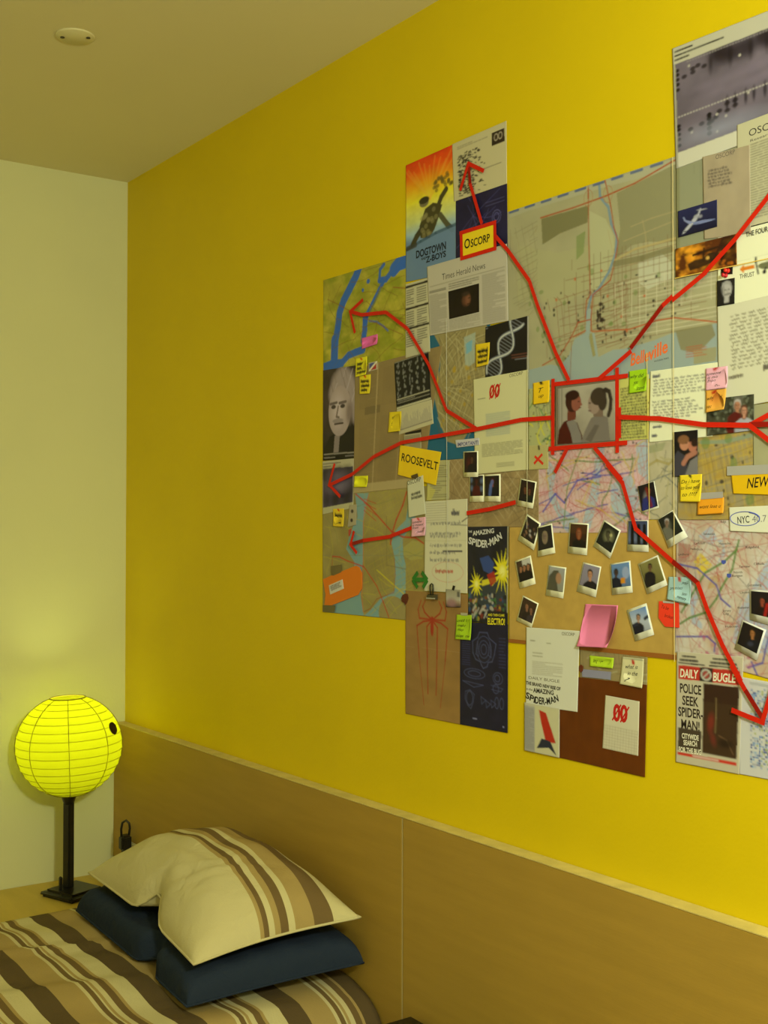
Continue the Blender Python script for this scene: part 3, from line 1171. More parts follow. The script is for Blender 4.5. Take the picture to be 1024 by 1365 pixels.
def pinned(col, n=3):
    def f(c):
        scr(n)(c)
        c.line([c.uv(.45, .02), c.uv(.55, .12)], .004, col)
    return f


PINR = (170, 20, 10)
note('sticky_note', 'blank pink sticky note on the ochre topographic map', [(1.2361, 1.8744), (1.2952, 1.8757), (1.2967, 1.8546), (1.2399, 1.8513)], 2, (218, 82, 116))
note('sticky_note', 'small yellow pinned note at top beside the white-haired man poster', [(1.2153, 1.8337), (1.2577, 1.8338), (1.2578, 1.7955), (1.2162, 1.7945)], 3, (198, 176, 24), paint=pinned(PINR, 3))
note('sticky_note', 'small yellow note just below another left of the newspaper page', [(1.2290, 1.7952), (1.2709, 1.7949), (1.2710, 1.7544), (1.2313, 1.7573)], 2.5, (190, 168, 24), paint=pinned(PINR, 3))
sheet('stamp', 'tiny red and blue flag stamp above the newspaper page', 'stamp', [(1.2621, 1.8195), (1.2946, 1.8199), (1.2947, 1.8026), (1.2622, 1.8008)], 2, (150, 140, 100),
      lambda c: c.poly([c.uv(.1, .1), c.uv(.9, .1), c.uv(.1, .9)], (60, 66, 92)).poly([c.uv(.9, .1), c.uv(.9, .9), c.uv(.1, .9)], (140, 40, 30)).line([c.uv(.1, .9), c.uv(.9, .1)], .004, (190, 180, 150)))
n_ = note('sticky_note', 'yellow note reading to find beside the black specimen grid', [(1.3393, 1.7096), (1.3810, 1.7086), (1.3804, 1.6684), (1.3366, 1.6685)], 4, (186, 160, 20))
lettering('to', (1.3504, 1.6946), (1.3586, 1.6955), .007, BLACK, 4, n_, shear=.3)
lettering('find', (1.3477, 1.6807), (1.3723, 1.6821), .010, BLACK, 4, n_, shear=.35)
note('sticky_note', 'blank lime yellow note beside the small dark gel scan', [(1.2109, 1.5840), (1.2617, 1.5831), (1.2606, 1.5595), (1.2110, 1.5606)], 3, (196, 190, 20))
note('sticky_note', 'small yellow pinned note under the small gel scan', [(1.1286, 1.5157), (1.1720, 1.5160), (1.1734, 1.4765), (1.1307, 1.4780)], 4, (186, 156, 26), paint=pinned(PINR, 2))
sheet('paper_tag', 'narrow pale tag with two dots beside a small pinned note', 'tag', [(1.1920, 1.5226), (1.2203, 1.5238), (1.2180, 1.4805), (1.1847, 1.4751)], 3, (138, 126, 84),
      lambda c: c.ell(c.uv(.45, .3), .005, .004, (50, 40, 30)).ell(c.uv(.45, .72), .005, .004, (50, 40, 30)))
plate('red_sticker', [(1.1884, 1.4703), (1.2002, 1.4730), (1.1984, 1.4634), (1.1922, 1.4558), (1.1879, 1.4582)], 2, inkmat((150, 62, 40)), None, TH, 'tiny faded red sticker on the lower left city map', 'sticker')


def p_grid(c):
    for i in range(5):
        for j in range(5):
            p = c.uv(.10 + .185 * j, .10 + .15 * i)
            for k in range(5):
                c.ell((p[0] + rnd.uniform(-.005, .005), p[1] + rnd.uniform(-.006, .006)), .0020, .0026, (112, 108, 84), .7)
    c.line([c.uv(.03, .80), c.uv(.97, .80)], .0022, (150, 142, 100))
    c.line([c.uv(.03, .88), c.uv(.97, .88)], .0016, (120, 112, 80))
    c.rows(.05, .82, .95, .86, 1, (130, 122, 90), .0016, .8)
    c.rect(0, .955, 1, 1, (158, 150, 104))
    c.rect(0, 0, 1, .02, (120, 112, 80))


sheet('specimen_grid_print', 'black print with rows of pale specimen figures', 'print',
      [(1.3556, 1.8092), (1.4692, 1.8182), (1.4782, 1.7234), (1.3641, 1.7128)], 3, (22, 20, 16), p_grid)
sheet('bar_chart_print', 'white sheet of fine vertical bars below the black specimen print', 'print',
      [(1.3634, 1.7136), (1.4795, 1.7232), (1.4859, 1.6758), (1.3723, 1.6617)], 2.6, (160, 150, 100),
      lambda c: [c.line([c.uv(u, .82), c.uv(u, .82 - rnd.uniform(.1, .6))], .0012, (104, 94, 84), .8) for u in np.linspace(.05, .95, 34)] and c.line([c.uv(.03, .84), c.uv(.97, .82)], .0014, (80, 70, 60)))
sheet('black_card', 'sliver of black card under the fine bar chart', 'card', [(1.3932, 1.6635), (1.4458, 1.6678), (1.4458, 1.6573), (1.3899, 1.6542)], 2.2, (20, 16, 14))
sheet('memo_sheet', 'cream printed memo half hidden above the torn yellow card at left', 'memo', [(1.3875, 1.6602), (1.4449, 1.6615), (1.4466, 1.6300), (1.3898, 1.6300)], 2.4, (140, 130, 84),
      lambda c: c.rows(.06, .1, .95, .5, 4, (80, 70, 50), .0014, .8).rect(.3, .62, .95, .95, (86, 80, 60), .35))
rv = sheet('yellow_card', 'torn yellow card with black capitals in the left half of the collage', 'card', [(1.3777, 1.6404), (1.5123, 1.6191), (1.4952, 1.5555), (1.3696, 1.5813)], 5, (206, 158, 16), lambda c: c.noise(.04, (5, 5), 4))
lettering('ROOSEVELT', (1.3822, 1.6087), (1.5003, 1.5843), .0165, BLACK, 5, rv, bold=.012)
os1 = sheet('memo_sheet', 'narrow white memo hanging from the torn yellow card at left', 'memo', [(1.4024, 1.5658), (1.4550, 1.5767), (1.4635, 1.5008), (1.4080, 1.4941)], 6, (170, 164, 116), lambda c: c.script(.2, .34, .85, .56, 2, BLACK, .35, .8))
lettering('OSCORP', (1.4041, 1.5584), (1.4488, 1.5655), .0092, (60, 52, 36), 6, os1)
plate('tape_piece', [(1.4159, 1.5772), (1.4372, 1.5812), (1.4404, 1.5741), (1.4292, 1.5700), (1.4180, 1.5717)], 6.8, inkmat((72, 56, 26)), None, .0002, 'dark tape scrap holding the narrow white memo to the torn yellow card', 'tape')
sheet('list_sheet', 'strip of lined list paper right of the torn yellow card at left', 'paper', [(1.4685, 1.6051), (1.5352, 1.6025), (1.5343, 1.5276), (1.4634, 1.5266)], 2.2, (150, 142, 84),
      lambda c: c.rows(.15, .05, .9, .95, 16, (60, 52, 40), .0012, .8).poly([c.uv(0, .6), c.uv(.4, .75), c.uv(.2, 1), c.uv(0, 1)], (170, 158, 60), .6))


def p_equations(c):
    for i in range(9):
        v = .03 + .026 * i
        c.line([c.uv(.03, v), c.uv(.52, v)], .0010, (120, 112, 84), .8)
    for v in (.25, .36, .39, .49, .57, .65):
        c.script(.12, v - .015, .92, v + .02, 1, (86, 82, 76), .55, .75, .0013)
    c.line([c.uv(.45, .555), c.uv(.88, .555)], .0032, (64, 60, 54))
    c.script(.62, .12, .82, .17, 1, (70, 66, 60), .6, .8, .0013)
    c.line([c.uv(.88, .24), c.uv(1, .20)], .002, (60, 55, 50))
    c.line([c.uv(.62, .27), c.uv(1, .28)], .0014, (90, 84, 70))
    c.script(.25, .75, .72, .8, 1, (150, 60, 40), .45, .8, .0016)
    for k in range(30):
        a, b = 2 * math.pi * k / 30, 2 * math.pi * (k + 1) / 30
        c.line([c.uv(.55 + .36 * math.cos(a), .78 + .11 * math.sin(a)), c.uv(.55 + .36 * math.cos(b), .78 + .11 * math.sin(b))], .0012, (165, 112, 84), .6)
    c.rect(0, .44, 1, .443, (150, 142, 96))


sheet('handwritten_sheet', 'tall white sheet of handwritten equations', 'paper', [(1.4603, 1.5251), (1.5904, 1.5276), (1.5905, 1.3509), (1.4575, 1.3503)], 4, (176, 168, 118), p_equations)
pk = note('sticky_note', 'pink pinned note beside the tall equation sheet', [(1.4187, 1.4921), (1.4635, 1.4951), (1.4651, 1.4586), (1.4193, 1.4560)], 7, (200, 140, 134), paint=lambda c: c.line([c.uv(.42, .02), c.uv(.55, .13)], .004, PINR))
for s_, a_, b_ in (('someone', (1.4214, 1.4821), (1.4521, 1.4845)), ('is missed', (1.4225, 1.4764), (1.4583, 1.4788)), ('from', (1.4225, 1.4706), (1.4416, 1.4725)), ('dead', (1.4374, 1.4630), (1.4594, 1.4656))):
    lettering(s_, a_, b_, .0050, BLACK, 7, pk, shear=.4)

# green double arrow
tape('green_tape_arrow', 'green tape double arrow beside the binder clip',
     chain((1.4375, 1.3862), (1.4205, 1.3711), (1.4365, 1.3558)) + chain((1.4501, 1.3866), (1.4688, 1.3720), (1.4543, 1.3564)) + [((1.4280, 1.3713), (1.4637, 1.3725))], 5, None, (40, 96, 26), (30, 70, 20), .0085)
plate('brown_seal', [(1.3866, 1.3393), (1.3947, 1.3423), (1.4029, 1.3416), (1.4056, 1.3337), (1.4013, 1.3255), (1.3964, 1.3195), (1.3926, 1.3235), (1.3839, 1.3263), (1.3817, 1.3327)], 4, inkmat((78, 34, 16)), None, .001, 'dark brown wax seal at the left of the spider drawing', 'seal')

# ------------------------------------------------------------------ centre column, top
def p_movie(c):
    c.grad([(0, (186, 50, 10)), (.10, (196, 70, 10)), (.22, (206, 130, 12)), (.34, (192, 176, 30)), (.5, (170, 170, 84)), (.60, (130, 150, 136)), (.66, (96, 116, 120)), (1, (86, 106, 112))])
    c.noise(.12, (6, 14), 3)
    U = c.uv
    for k in range(11):
        c.line([U(.5, .36), U(-.05 + .11 * k, .03 + .03 * (k % 3))], .005, (214, 150, 40), .22)
    D = (58, 52, 22)
    # crouching rider: plain dark ink figure
    c.poly([U(.28, .56), U(.40, .43), U(.56, .40), U(.74, .44), U(.66, .54), U(.58, .62), U(.48, .68), U(.30, .66)], D)
    c.el(.38, .375, .09, .035, (96, 88, 50))
    c.el(.38, .355, .10, .028, (44, 40, 20))
    c.line([U(.64, .46), U(.72, .38), U(.82, .33)], .012, D)
    c.line([U(.70, .52), U(.84, .62), U(.92, .66)], .012, (70, 66, 36))
    c.line([U(.34, .58), U(.22, .64), U(.14, .70)], .014, (52, 48, 24))
    for k in range(26):
        c.ell(U(rnd.uniform(.58, .95), rnd.uniform(.20, .32)), .005, .004, (84, 70, 24), .7)
    for k in range(18):
        c.ell(U(rnd.uniform(.30, .62), rnd.uniform(.44, .66)), .006, .005, (118, 108, 56), .5)
    c.line([U(0, .73), U(.3, .69), U(.6, .655), U(1, .63)], .007, (44, 66, 70), .8)
    c.poly([U(0, .74), U(.3, .70), U(.6, .665), U(1, .64), U(1, 1), U(0, 1)], (86, 106, 110), .9)
    c.line([U(.03, .72), U(.2, .705)], .010, (50, 46, 24), .8)


mv = sheet('film_poster', 'poster with fiery red to blue sky and a dark crouching figure', 'poster',
           [(1.3932, 2.2025), (1.5492, 2.2050), (1.5593, 1.9593), (1.3937, 1.9672)], 1.2, (90, 140, 150), p_movie)
lettering('DOGTOWN', (1.4279, 2.0086), (1.5238, 2.0090), .0150, (22, 30, 34), 1.2, mv, bold=.035)
lettering('AND', (1.4445, 2.0014), (1.4609, 2.0013), .0050, (22, 30, 34), 1.2, mv, bold=.03)
lettering('Z-BOYS', (1.4600, 1.9939), (1.5238, 1.9947), .0118, (22, 30, 34), 1.2, mv, bold=.035)


def p_dots(c):
    U = c.uv
    for k in range(240):
        u = .09 + abs(rnd.gauss(0, .22))
        v = rnd.uniform(.22, .95)
        if u < .6:
            p = U(u, v)
            l = rnd.uniform(.002, .006)
            c.line([p, (p[0] + l, p[1] + rnd.uniform(-.001, .001))], rnd.uniform(.0012, .003), (34, 28, 22), .9)
    c.rows(.1, .08, .66, .14, 2, (70, 60, 44), .0013, .7)
    c.rows(.55, .6, .9, .66, 1, (70, 60, 44), .0016, .7)
    c.rect(.74, .10, .965, .31, (40, 28, 16))
    for u in (.80, .875):
        for k in range(12):
            a, b = k * .5236, (k + 1) * .5236
            p = U(u + .015, .19)
            c.line([(p[0] + .005 * math.cos(a), p[1] + .006 * math.sin(a)), (p[0] + .005 * math.cos(b), p[1] + .006 * math.sin(b))], .0018, (150, 136, 96))


sheet('dot_plot_sheet', 'white sheet of scattered black dots at the top of the collage column', 'print',
      [(1.5428, 2.2056), (1.6997, 2.2068), (1.7009, 2.0929), (1.5484, 2.0945)], 2, (168, 156, 100), p_dots)


def p_blue1(c):
    c.noise(.2, (4, 4), 2)
    for k in range(9):
        c.line([c.uv(.35, .3), c.uv(rnd.random(), rnd.random())], .0012, (66, 62, 92), .6)
    p = c.uv(.80, .42)
    for r in (.007, .012):
        for k in range(16):
            a, b = k * .3927, (k + 1) * .3927
            c.line([(p[0] + r * math.cos(a), p[1] + r * math.sin(a)), (p[0] + r * math.cos(b), p[1] + r * math.sin(b))], .0012, (84, 80, 108), .8)
    c.rows(.6, .15, .95, .25, 2, (84, 80, 108), .001, .6)
    c.roads(14, (70, 66, 96), .001, .6, 3)


sheet('blueprint_sheet', 'dark navy blueprint sheet behind the red-framed yellow sign', 'blueprint', [(1.5538, 2.0938), (1.7009, 2.0931), (1.7028, 1.9660), (1.5539, 1.9631)], 1.8, (26, 22, 42), p_blue1)

sg = empty('framed_sign', (1.60, wall_y(5), 1.93), 'yellow lettered sign framed in red tape near the top of the collage', 'sign')
plate('sign_card', [(1.5744, 2.0262), (1.6677, 2.0263), (1.6685, 1.9844), (1.5762, 1.9832)], 4.5, inkmat((206, 170, 20)), sg, .0004)
for a_, b_ in (((1.5681, 2.0295), (1.6739, 2.0288)), ((1.5708, 1.9809), (1.6739, 1.9812)), ((1.5726, 2.0311), (1.5744, 1.9774)), ((1.6698, 2.0324), (1.6706, 1.9788))):
    plate('tape_strip', seg_quad(a_, b_, .0080 if abs(a_[0] - b_[0]) < .02 else .0074), 5.6 + .2 * rnd.random(), inkmat(RED), sg, .0001)
lettering('O', (1.5828, 1.9968), (1.5994, 1.9972), .0186, BLACK, 5.2, sg, bold=.012)
lettering('SCORP', (1.6016, 1.9968), (1.6561, 1.9972), .0152, BLACK, 5.2, sg, bold=.012)


def p_herald(c):
    U = c.uv
    c.line([U(.03, .30), U(.97, .29)], .0011, (90, 82, 60), .8)
    c.rows(.02, .42, .24, .98, 40, (80, 72, 56), .0009, .62)
    c.rows(.70, .32, .97, .98, 48, (80, 72, 56), .0009, .62)
    c.rows(.27, .82, .66, .98, 10, (80, 72, 56), .0009, .62)
    c.rows(.28, .32, .66, .41, 3, (60, 54, 42), .0018, .75)
    c.rows(.02, .36, .24, .40, 2, (60, 54, 42), .0018, .75)


hn = sheet('newspaper_page', 'white newspaper front page with a small dark portrait in the middle', 'newspaper', [(1.4648, 1.9848), (1.7016, 1.9839), (1.7049, 1.8445), (1.4743, 1.8482)], 3, (160, 150, 112), p_herald)
lettering('Times Herald News', (1.5129, 1.9503), (1.6413, 1.9502), .0128, (60, 54, 42), 3, hn, bold=-.006)


def p_darkface(c):
    c.noise(.3, (3, 3), 2)
    c.el(.58, .46, .17, .28, (78, 44, 24), 1, 0, .5)
    c.el(.64, .46, .11, .25, (104, 64, 36), 1, 0, .6)
    c.el(.57, .25, .17, .11, (46, 32, 20), 1, 0, .6)
    c.el(.68, .42, .03, .02, (20, 10, 6))
    c.line([c.uv(.62, .62), c.uv(.72, .62)], .0016, (40, 20, 12))


sheet('picture', None, None, [(1.5325, 1.9253), (1.6238, 1.9255), (1.6243, 1.8725), (1.5356, 1.8718)], 3.6, (20, 12, 8), p_darkface, parent=hn)


def p_sched(c):
    for i, (v0, v1) in enumerate(((.03, .06), (.33, .36), (.60, .63))):
        c.rect(0, v0, 1, v1, (36, 30, 22))
        c.rows(.04, v1 + .02, .36, v1 + .24, 7, (50, 44, 36), .0018, .8)
        c.rows(.50, v1 + .02, .9, v1 + .24, 7, (50, 44, 36), .0018, .8)


sheet('timetable_sheet', 'white timetable strip with three black bars beside the newspaper front page', 'paper', [(1.3933, 1.9624), (1.4678, 1.9631), (1.4743, 1.8176), (1.3936, 1.8144)], 2, (160, 152, 104), p_sched)


def p_teal(c):
    U = c.uv
    c.poly([U(.05, 0), U(.9, 0), U(1, .1), U(1, .5), U(.9, .72), U(.66, .90), U(.44, .86), U(.30, .72), U(.16, .5), U(.24, .3), U(.2, .12)], (128, 114, 62))
    for (a, st, reg, sd) in ((.5, .007, (.25, .05, .65, .5), 1), (.1, .006, (.55, .1, 1, .6), 2), (.9, .007, (.28, .45, .9, .85), 3)):
        c.streets(a, st, (72, 60, 34), .0011, .6, sd, reg)
        c.streets(a + .2, st * 1.7, (172, 158, 96), .0012, .6, sd + 9, reg)
    c.poly([U(.6, .1), U(.78, .08), U(.80, .30), U(.66, .34)], (140, 150, 116), .7)
    c.poly([U(.64, .15), U(.74, .13), U(.74, .21), U(.66, .23)], (96, 140, 146), .9)
    c.poly([U(.1, .22), U(.2, .18), U(.22, .46), U(.12, .36)], (186, 150, 20), .9)
    c.specks(26, (150, 120, 20), .003, .005, .6, 3, (.3, .3, .9, .8))


sheet('map_sheet', 'dense grey street map surrounded by teal water', 'map', [(1.4705, 1.8568), (1.6553, 1.8570), (1.6258, 1.6026), (1.4425, 1.6041)], 1.4, (26, 78, 84), p_teal)


def p_dna(c):
    pts1, pts2 = [], []
    for k in range(40):
        t = k / 39
        cx, cy = .12 + .62 * t, .98 - .95 * t
        w = .20 * math.sin(t * 7.0 + .6)
        pts1.append(c.uv(cx + w * .75, cy + w * .5))
        pts2.append(c.uv(cx - w * .75, cy - w * .5))
    for a_, b_ in list(zip(pts1, pts2))[1::2]:
        c.line([a_, b_], .0018, (118, 116, 100), .7)
    for P_ in (pts1, pts2):
        c.line(P_, .0062, (104, 104, 96), .9)
        c.line(P_, .0022, (176, 174, 154), .9)
    c.rows(.62, .62, .98, .72, 2, (110, 60, 40), .0013, .8)
    c.rows(.70, .70, .98, .76, 1, (120, 116, 100), .0013, .8)
    c.rows(.01, .02, .12, .05, 1, (110, 106, 90), .0018, .8)
    c.rect(.975, 0, 1, 1, (160, 152, 112))


sheet('dna_print', 'black print of a pale double helix', 'print', [(1.6413, 1.8419), (1.7589, 1.8458), (1.7584, 1.7446), (1.6413, 1.7495)], 2.4, (20, 16, 14), p_dna)
note('sticky_note', 'yellow note with black clip at the edge of the double helix print', [(1.6141, 1.8133), (1.6547, 1.8122), (1.6536, 1.7717), (1.6175, 1.7703)], 4, (192, 160, 20),
     paint=lambda c: scr(3)(c) or c.poly([c.uv(.35, 0), c.uv(.55, 0), c.uv(.6, .12), c.uv(.4, .16)], BLACK))


def p_letter00(c):
    c.rows(.08, .20, .22, .23, 1, (70, 64, 44), .0013, .7)
    c.rect(.23, .38, .68, .62, (132, 140, 108), .35)
    c.rows(.23, .38, .68, .62, 11, (126, 128, 104), .0012, .5)
    c.rows(.15, .69, .9, .83, 9, (70, 64, 44), .0013, .65)
    c.rows(.42, .90, .75, .95, 3, (70, 64, 44), .0013, .6)


l0 = sheet('letter_sheet', 'cream typed letter with red 00, left of the red-framed couple photo', 'letter', [(1.6072, 1.7486), (1.7574, 1.7507), (1.7573, 1.5748), (1.6122, 1.5723)], 3.2, (178, 170, 108), p_letter00)
lettering('OSCORP', (1.7083, 1.7422), (1.7442, 1.7438), .0060, (70, 62, 40), 3.2, l0)
lettering('00', (1.6536, 1.7098), (1.6828, 1.7107), .024, (160, 26, 14), 3.2, l0, bold=.03, shear=.12)
for x_ in (0, 26):
    plate('slash', seg_quad(((1.6536, 1.7076)[0] + x_ * .00062, (1.6536, 1.7076)[1]), ((1.6680, 1.7344)[0] + x_ * .00062, (1.6680, 1.7344)[1]), .0022), 3.75, inkmat((160, 26, 14)), l0, .0001)
im_ = sheet('paper_strip', 'white strip stamped IMPORTANT', 'label', [(1.5541, 1.6394), (1.6246, 1.6392), (1.6262, 1.6262), (1.5583, 1.6249)], 4.2, (166, 160, 132))
lettering('IMPORTANT!', (1.5612, 1.6269), (1.6226, 1.6275), .0074, (84, 78, 96), 4.2, im_, bold=.02)


# ------------------------------------------------------------------ centre column, bottom
def p_beige(c):
    c.noise(.15, (8, 5), 6)
    c.streets(.3, .011, (98, 84, 46), .0010, .55, 1)
    c.streets(.8, .014, (160, 142, 88), .0014, .6, 2)
    c.roads(24, (92, 76, 40), .0013, .55, 5)
    c.streets(0, .012, (156, 140, 90), .0012, .8, 5, (.55, .55, .75, .95), None, .05)


sheet('map_sheet', 'beige street map behind the small photos right of the equation sheet', 'map', [(1.5329, 1.6131), (1.7837, 1.5819), (1.7836, 1.4743), (1.5330, 1.4745)], .9, (130, 108, 60), p_beige)


def p_comic(c):
    U = c.uv
    c.noise(.3, (5, 6), 4)
    c.poly([U(0, .62), U(.25, .55), U(.5, .6), U(.8, .55), U(1, .62), U(1, .85), U(0, .9)], (44, 48, 44))
    for cu_, cv_, r0, r1, n in ((.86, .46, .022, .052, 15), (.22, .60, .014, .034, 13)):
        p = U(cu_, cv_)
        pts = []
        for k in range(2 * n):
            r = (r1 * rnd.uniform(.65, 1.1)) if k % 2 == 0 else r0 * rnd.uniform(.6, .9)
            a = math.pi * k / n
            pts.append((p[0] + r * math.cos(a) * .75, p[1] + r * math.sin(a)))
        c.poly(pts, (190, 176, 24))
        c.ell(p, r0 * .5, r0 * .6, (205, 198, 90), .9, 0, .6)
    c.poly([U(.36, .56), U(.7, .52), U(.9, .47), U(.72, .57), U(.36, .62)], (186, 172, 30), .9)
    # plain abstract colour shapes in the middle of the cover
    c.poly([U(.30, .33), U(.52, .30), U(.66, .38), U(.60, .50), U(.40, .46)], (44, 62, 96), .9)
    c.poly([U(.48, .50), U(.66, .46), U(.72, .56), U(.58, .62)], (140, 34, 22), .9)
    for k in range(120):
        p = U(rnd.uniform(0, .95), rnd.uniform(.70, .97))
        c.ell(p, rnd.uniform(.002, .005), rnd.uniform(.002, .0045), rnd.choice(((150, 144, 110), (104, 40, 26), (40, 60, 80), (60, 96, 40), (30, 26, 20), (150, 120, 30), (24, 22, 20))), .8)
    for k in range(14):
        p = U(rnd.uniform(0, .7), rnd.uniform(.8, .97))
        c.line([p, (p[0] + .007, p[1] + .009)], .0035, (150, 142, 112), .7)
    c.rect(.5, .87, 1, 1, (22, 20, 22), .95)
    c.rect(.975, 0, 1, .88, (150, 140, 90), .8)


cm = sheet('comic_cover', 'dark comic book cover with yellow bursts above the navy blueprint', 'comic', [(1.5915, 1.4751), (1.7060, 1.4758), (1.7033, 1.2999), (1.5923, 1.2989)], 3, (26, 24, 26), p_comic)
WH = (176, 170, 138)
lettering('THE', (1.5927, 1.4640), (1.6037, 1.4645), .0042, WH, 3, cm, bold=.02)
lettering('AMAZING', (1.6058, 1.4588), (1.6667, 1.4641), .0086, WH, 3, cm, bold=.03)
for s_, a_, b_, h_ in (('SP', (1.5923, 1.4448), (1.6130, 1.4400), .0125), ('ID', (1.6146, 1.4395), (1.6306, 1.4377), .0135), ('ER', (1.6314, 1.4374), (1.6488, 1.4376), .0135), ('-M', (1.6496, 1.4391), (1.6667, 1.4428), .0135), ('AN', (1.6675, 1.4439), (1.6889, 1.4546), .0125)):
    lettering(s_, a_, b_, h_, WH, 3, cm, bold=.035)
YL = (196, 180, 26)
lettering('AND THEN CAME', (1.6493, 1.3125), (1.6950, 1.3138), .0046, YL, 3, cm, bold=.02)
lettering('ELECTRO!', (1.6482, 1.2973), (1.6964, 1.2990), .0118, YL, 3, cm, bold=.03, shear=.1)


def p_kraft_spider(c):
    c.noise(.10, (4, 10), 6)
    c.rect(0, .45, 1, .452, (150, 120, 70), .5)
    R = (132, 40, 20)
    # plain spider: oval body, eight jointed legs
    c.ell((1.4812, 1.2965), .0045, .0055, R)
    c.ell((1.4812, 1.2809), .0052, .0175, R)
    for s in (1, -1):
        def M(x, y):
            k = (1.4812, 1.2936)[0]
            return (k + s * (x - k), y)
        for leg in ([(1.4860, 1.2975), (1.5051, 1.3084), (1.5114, 1.3196), (1.5031, 1.3318)], [(1.4860, 1.2958), (1.5216, 1.2960), (1.5262, 1.3132), (1.5168, 1.3315)],
                    [(1.4868, 1.2934), (1.5090, 1.2904), (1.5301, 1.2809), (1.5224, 1.2190), (1.5072, 1.1281)], [(1.4860, 1.2910), (1.4980, 1.2812), (1.4965, 1.2216), (1.4942, 1.1509)]):
            pts = [M(*p) for p in leg]
            for i_, (a, b) in enumerate(zip(pts, pts[1:])):
                c.line([a, b], (.0034, .0034, .0026, .0016)[i_] , R, .95)


sheet('kraft_sheet', 'brown paper sheet with a long-legged red spider drawing', 'drawing', [(1.3942, 1.3488), (1.5937, 1.3493), (1.5685, 1.1045), (1.3947, 1.1034)], 1.6, (126, 94, 42), p_kraft_spider)


def p_blue2(c):
    c.noise(.15, (4, 8), 2)
    K = (64, 66, 84)
    U = c.uv

    def ring(u, v, rx, rz, n=22, w=.0013):
        p = U(u, v)
        for k in range(n):
            a, b = 2 * math.pi * k / n, 2 * math.pi * (k + 1) / n
            c.line([(p[0] + rx * math.cos(a), p[1] + rz * math.sin(a)), (p[0] + rx * math.cos(b), p[1] + rz * math.sin(b))], w, K, .8)
    outl = [(.42, .09), (.58, .09), (.62, .14), (.76, .19), (.73, .29), (.68, .36), (.60, .37), (.58, .41), (.50, .43), (.46, .40), (.44, .37), (.34, .35), (.28, .29), (.27, .18), (.38, .14), (.42, .09)]
    c.line([U(*p) for p in outl], .0018, K, .9)
    for r in (.008, .014, .021):
        ring(.51, .25, r, r * 1.15)
    for u in (.38, .64):
        c.line([U(u, .18), U(u - .04, .30), U(u + .02, .32), U(u, .18)], .0013, K, .8)
    ring(.31, .49, .030, .009)
    ring(.31, .49, .018, .005)
    c.line([U(.06, .57), U(.2, .575), U(.5, .59), U(.3, .62), U(.06, .57)], .0014, K, .8)
    ring(.80, .51, .013, .0105)
    ring(.79, .51, .007, .006)
    ring(.76, .61, .008, .008)
    c.line([U(.66, .58), U(.9, .60), U(.86, .63), U(.68, .62)], .0012, K, .8)
    c.line([U(.12, .67), U(.22, .65), U(.31, .69), U(.29, .76), U(.24, .83), U(.17, .80), U(.11, .74), U(.12, .67)], .0014, K, .8)
    ring(.21, .73, .009, .013)
    for u, v in ((.45, .70), (.55, .73), (.66, .72)):
        c.line([U(u, v), U(u + .1, v + .03), U(u + .02, v + .07), U(u, v)], .0014, K, .8)
    for u in (.78, .88):
        ring(u, .74, .005, .010)
    c.rows(.05, .16, .22, .42, 12, (60, 60, 88), .0009, .6)
    c.rows(.82, .12, .95, .42, 10, (60, 60, 88), .0009, .6)
    c.rows(.28, .915, .36, .925, 1, (120, 118, 130), .0018, .9)
    c.rect(.90, .945, .935, .96, (120, 118, 130), .9)


sheet('blueprint_sheet', 'tall navy blueprint of a machine at the bottom of the collage beside the spider drawing', 'blueprint', [(1.5676, 1.2969), (1.7039, 1.3004), (1.7025, 1.1068), (1.5677, 1.1046)], 2.2, (23, 20, 34), p_blue2)
gn = note('sticky_note', 'green handwritten note between the spider drawing and the blueprint', [(1.5593, 1.3098), (1.6034, 1.3111), (1.6034, 1.2652), (1.5563, 1.2636)], 5, (140, 166, 20))
for s_, a_, b_ in (('until I', (1.5608, 1.2965), (1.5915, 1.2979)), ('make a', (1.5623, 1.2876), (1.5967, 1.2889)), ('map of', (1.5631, 1.2800), (1.5953, 1.2808)), ('escape', (1.5600, 1.2684), (1.5819, 1.2690)), ('me', (1.5878, 1.2690), (1.5997, 1.2694))):
    lettering(s_, a_, b_, .0058, BLACK, 5, gn, shear=.35)
plate('tape_piece', [(1.5725, 1.3143), (1.5923, 1.3147), (1.5923, 1.3097), (1.5732, 1.3094)], 6.6, inkmat((150, 142, 96)), None, .0002, 'pale tape piece on top of the green note', 'tape')

# binder clip over the top of the spider sheet
bc_ = empty('binder_clip', ((1.4868, 1.3394)[0], wall_y(5), (1.4868, 1.3394)[1]), 'black binder clip above the spider drawing', 'clip')
q_ = (1.4868, 1.3394)
bm = bmesh.new()
yb = wall_y(4.8)
for dx, z, y in ((-.014, .0055, 0), (.014, .0055, 0), (.014, -.0045, 0), (-.014, -.0045, 0), (-.013, .0040, -.006), (.013, .0040, -.006), (.013, -.0030, -.006), (-.013, -.0030, -.006)):
    bm.verts.new((q_[0] + dx, yb + y, q_[1] + z))
bm.verts.ensure_lookup_table()
for f in ((0, 1, 2, 3), (4, 7, 6, 5), (0, 4, 5, 1), (1, 5, 6, 2), (2, 6, 7, 3), (3, 7, 4, 0)):
    bm.faces.new([bm.verts[i] for i in f])
from_bm('clip_body', bm, mat('clip_black', (.05, .045, .03), .35, .5), bc_)
plate('clip_edge', [(1.4727, 1.3382), (1.5007, 1.3385), (1.5007, 1.3363), (1.4727, 1.3360)], 15.2, inkmat((150, 142, 100)), bc_, .0004)
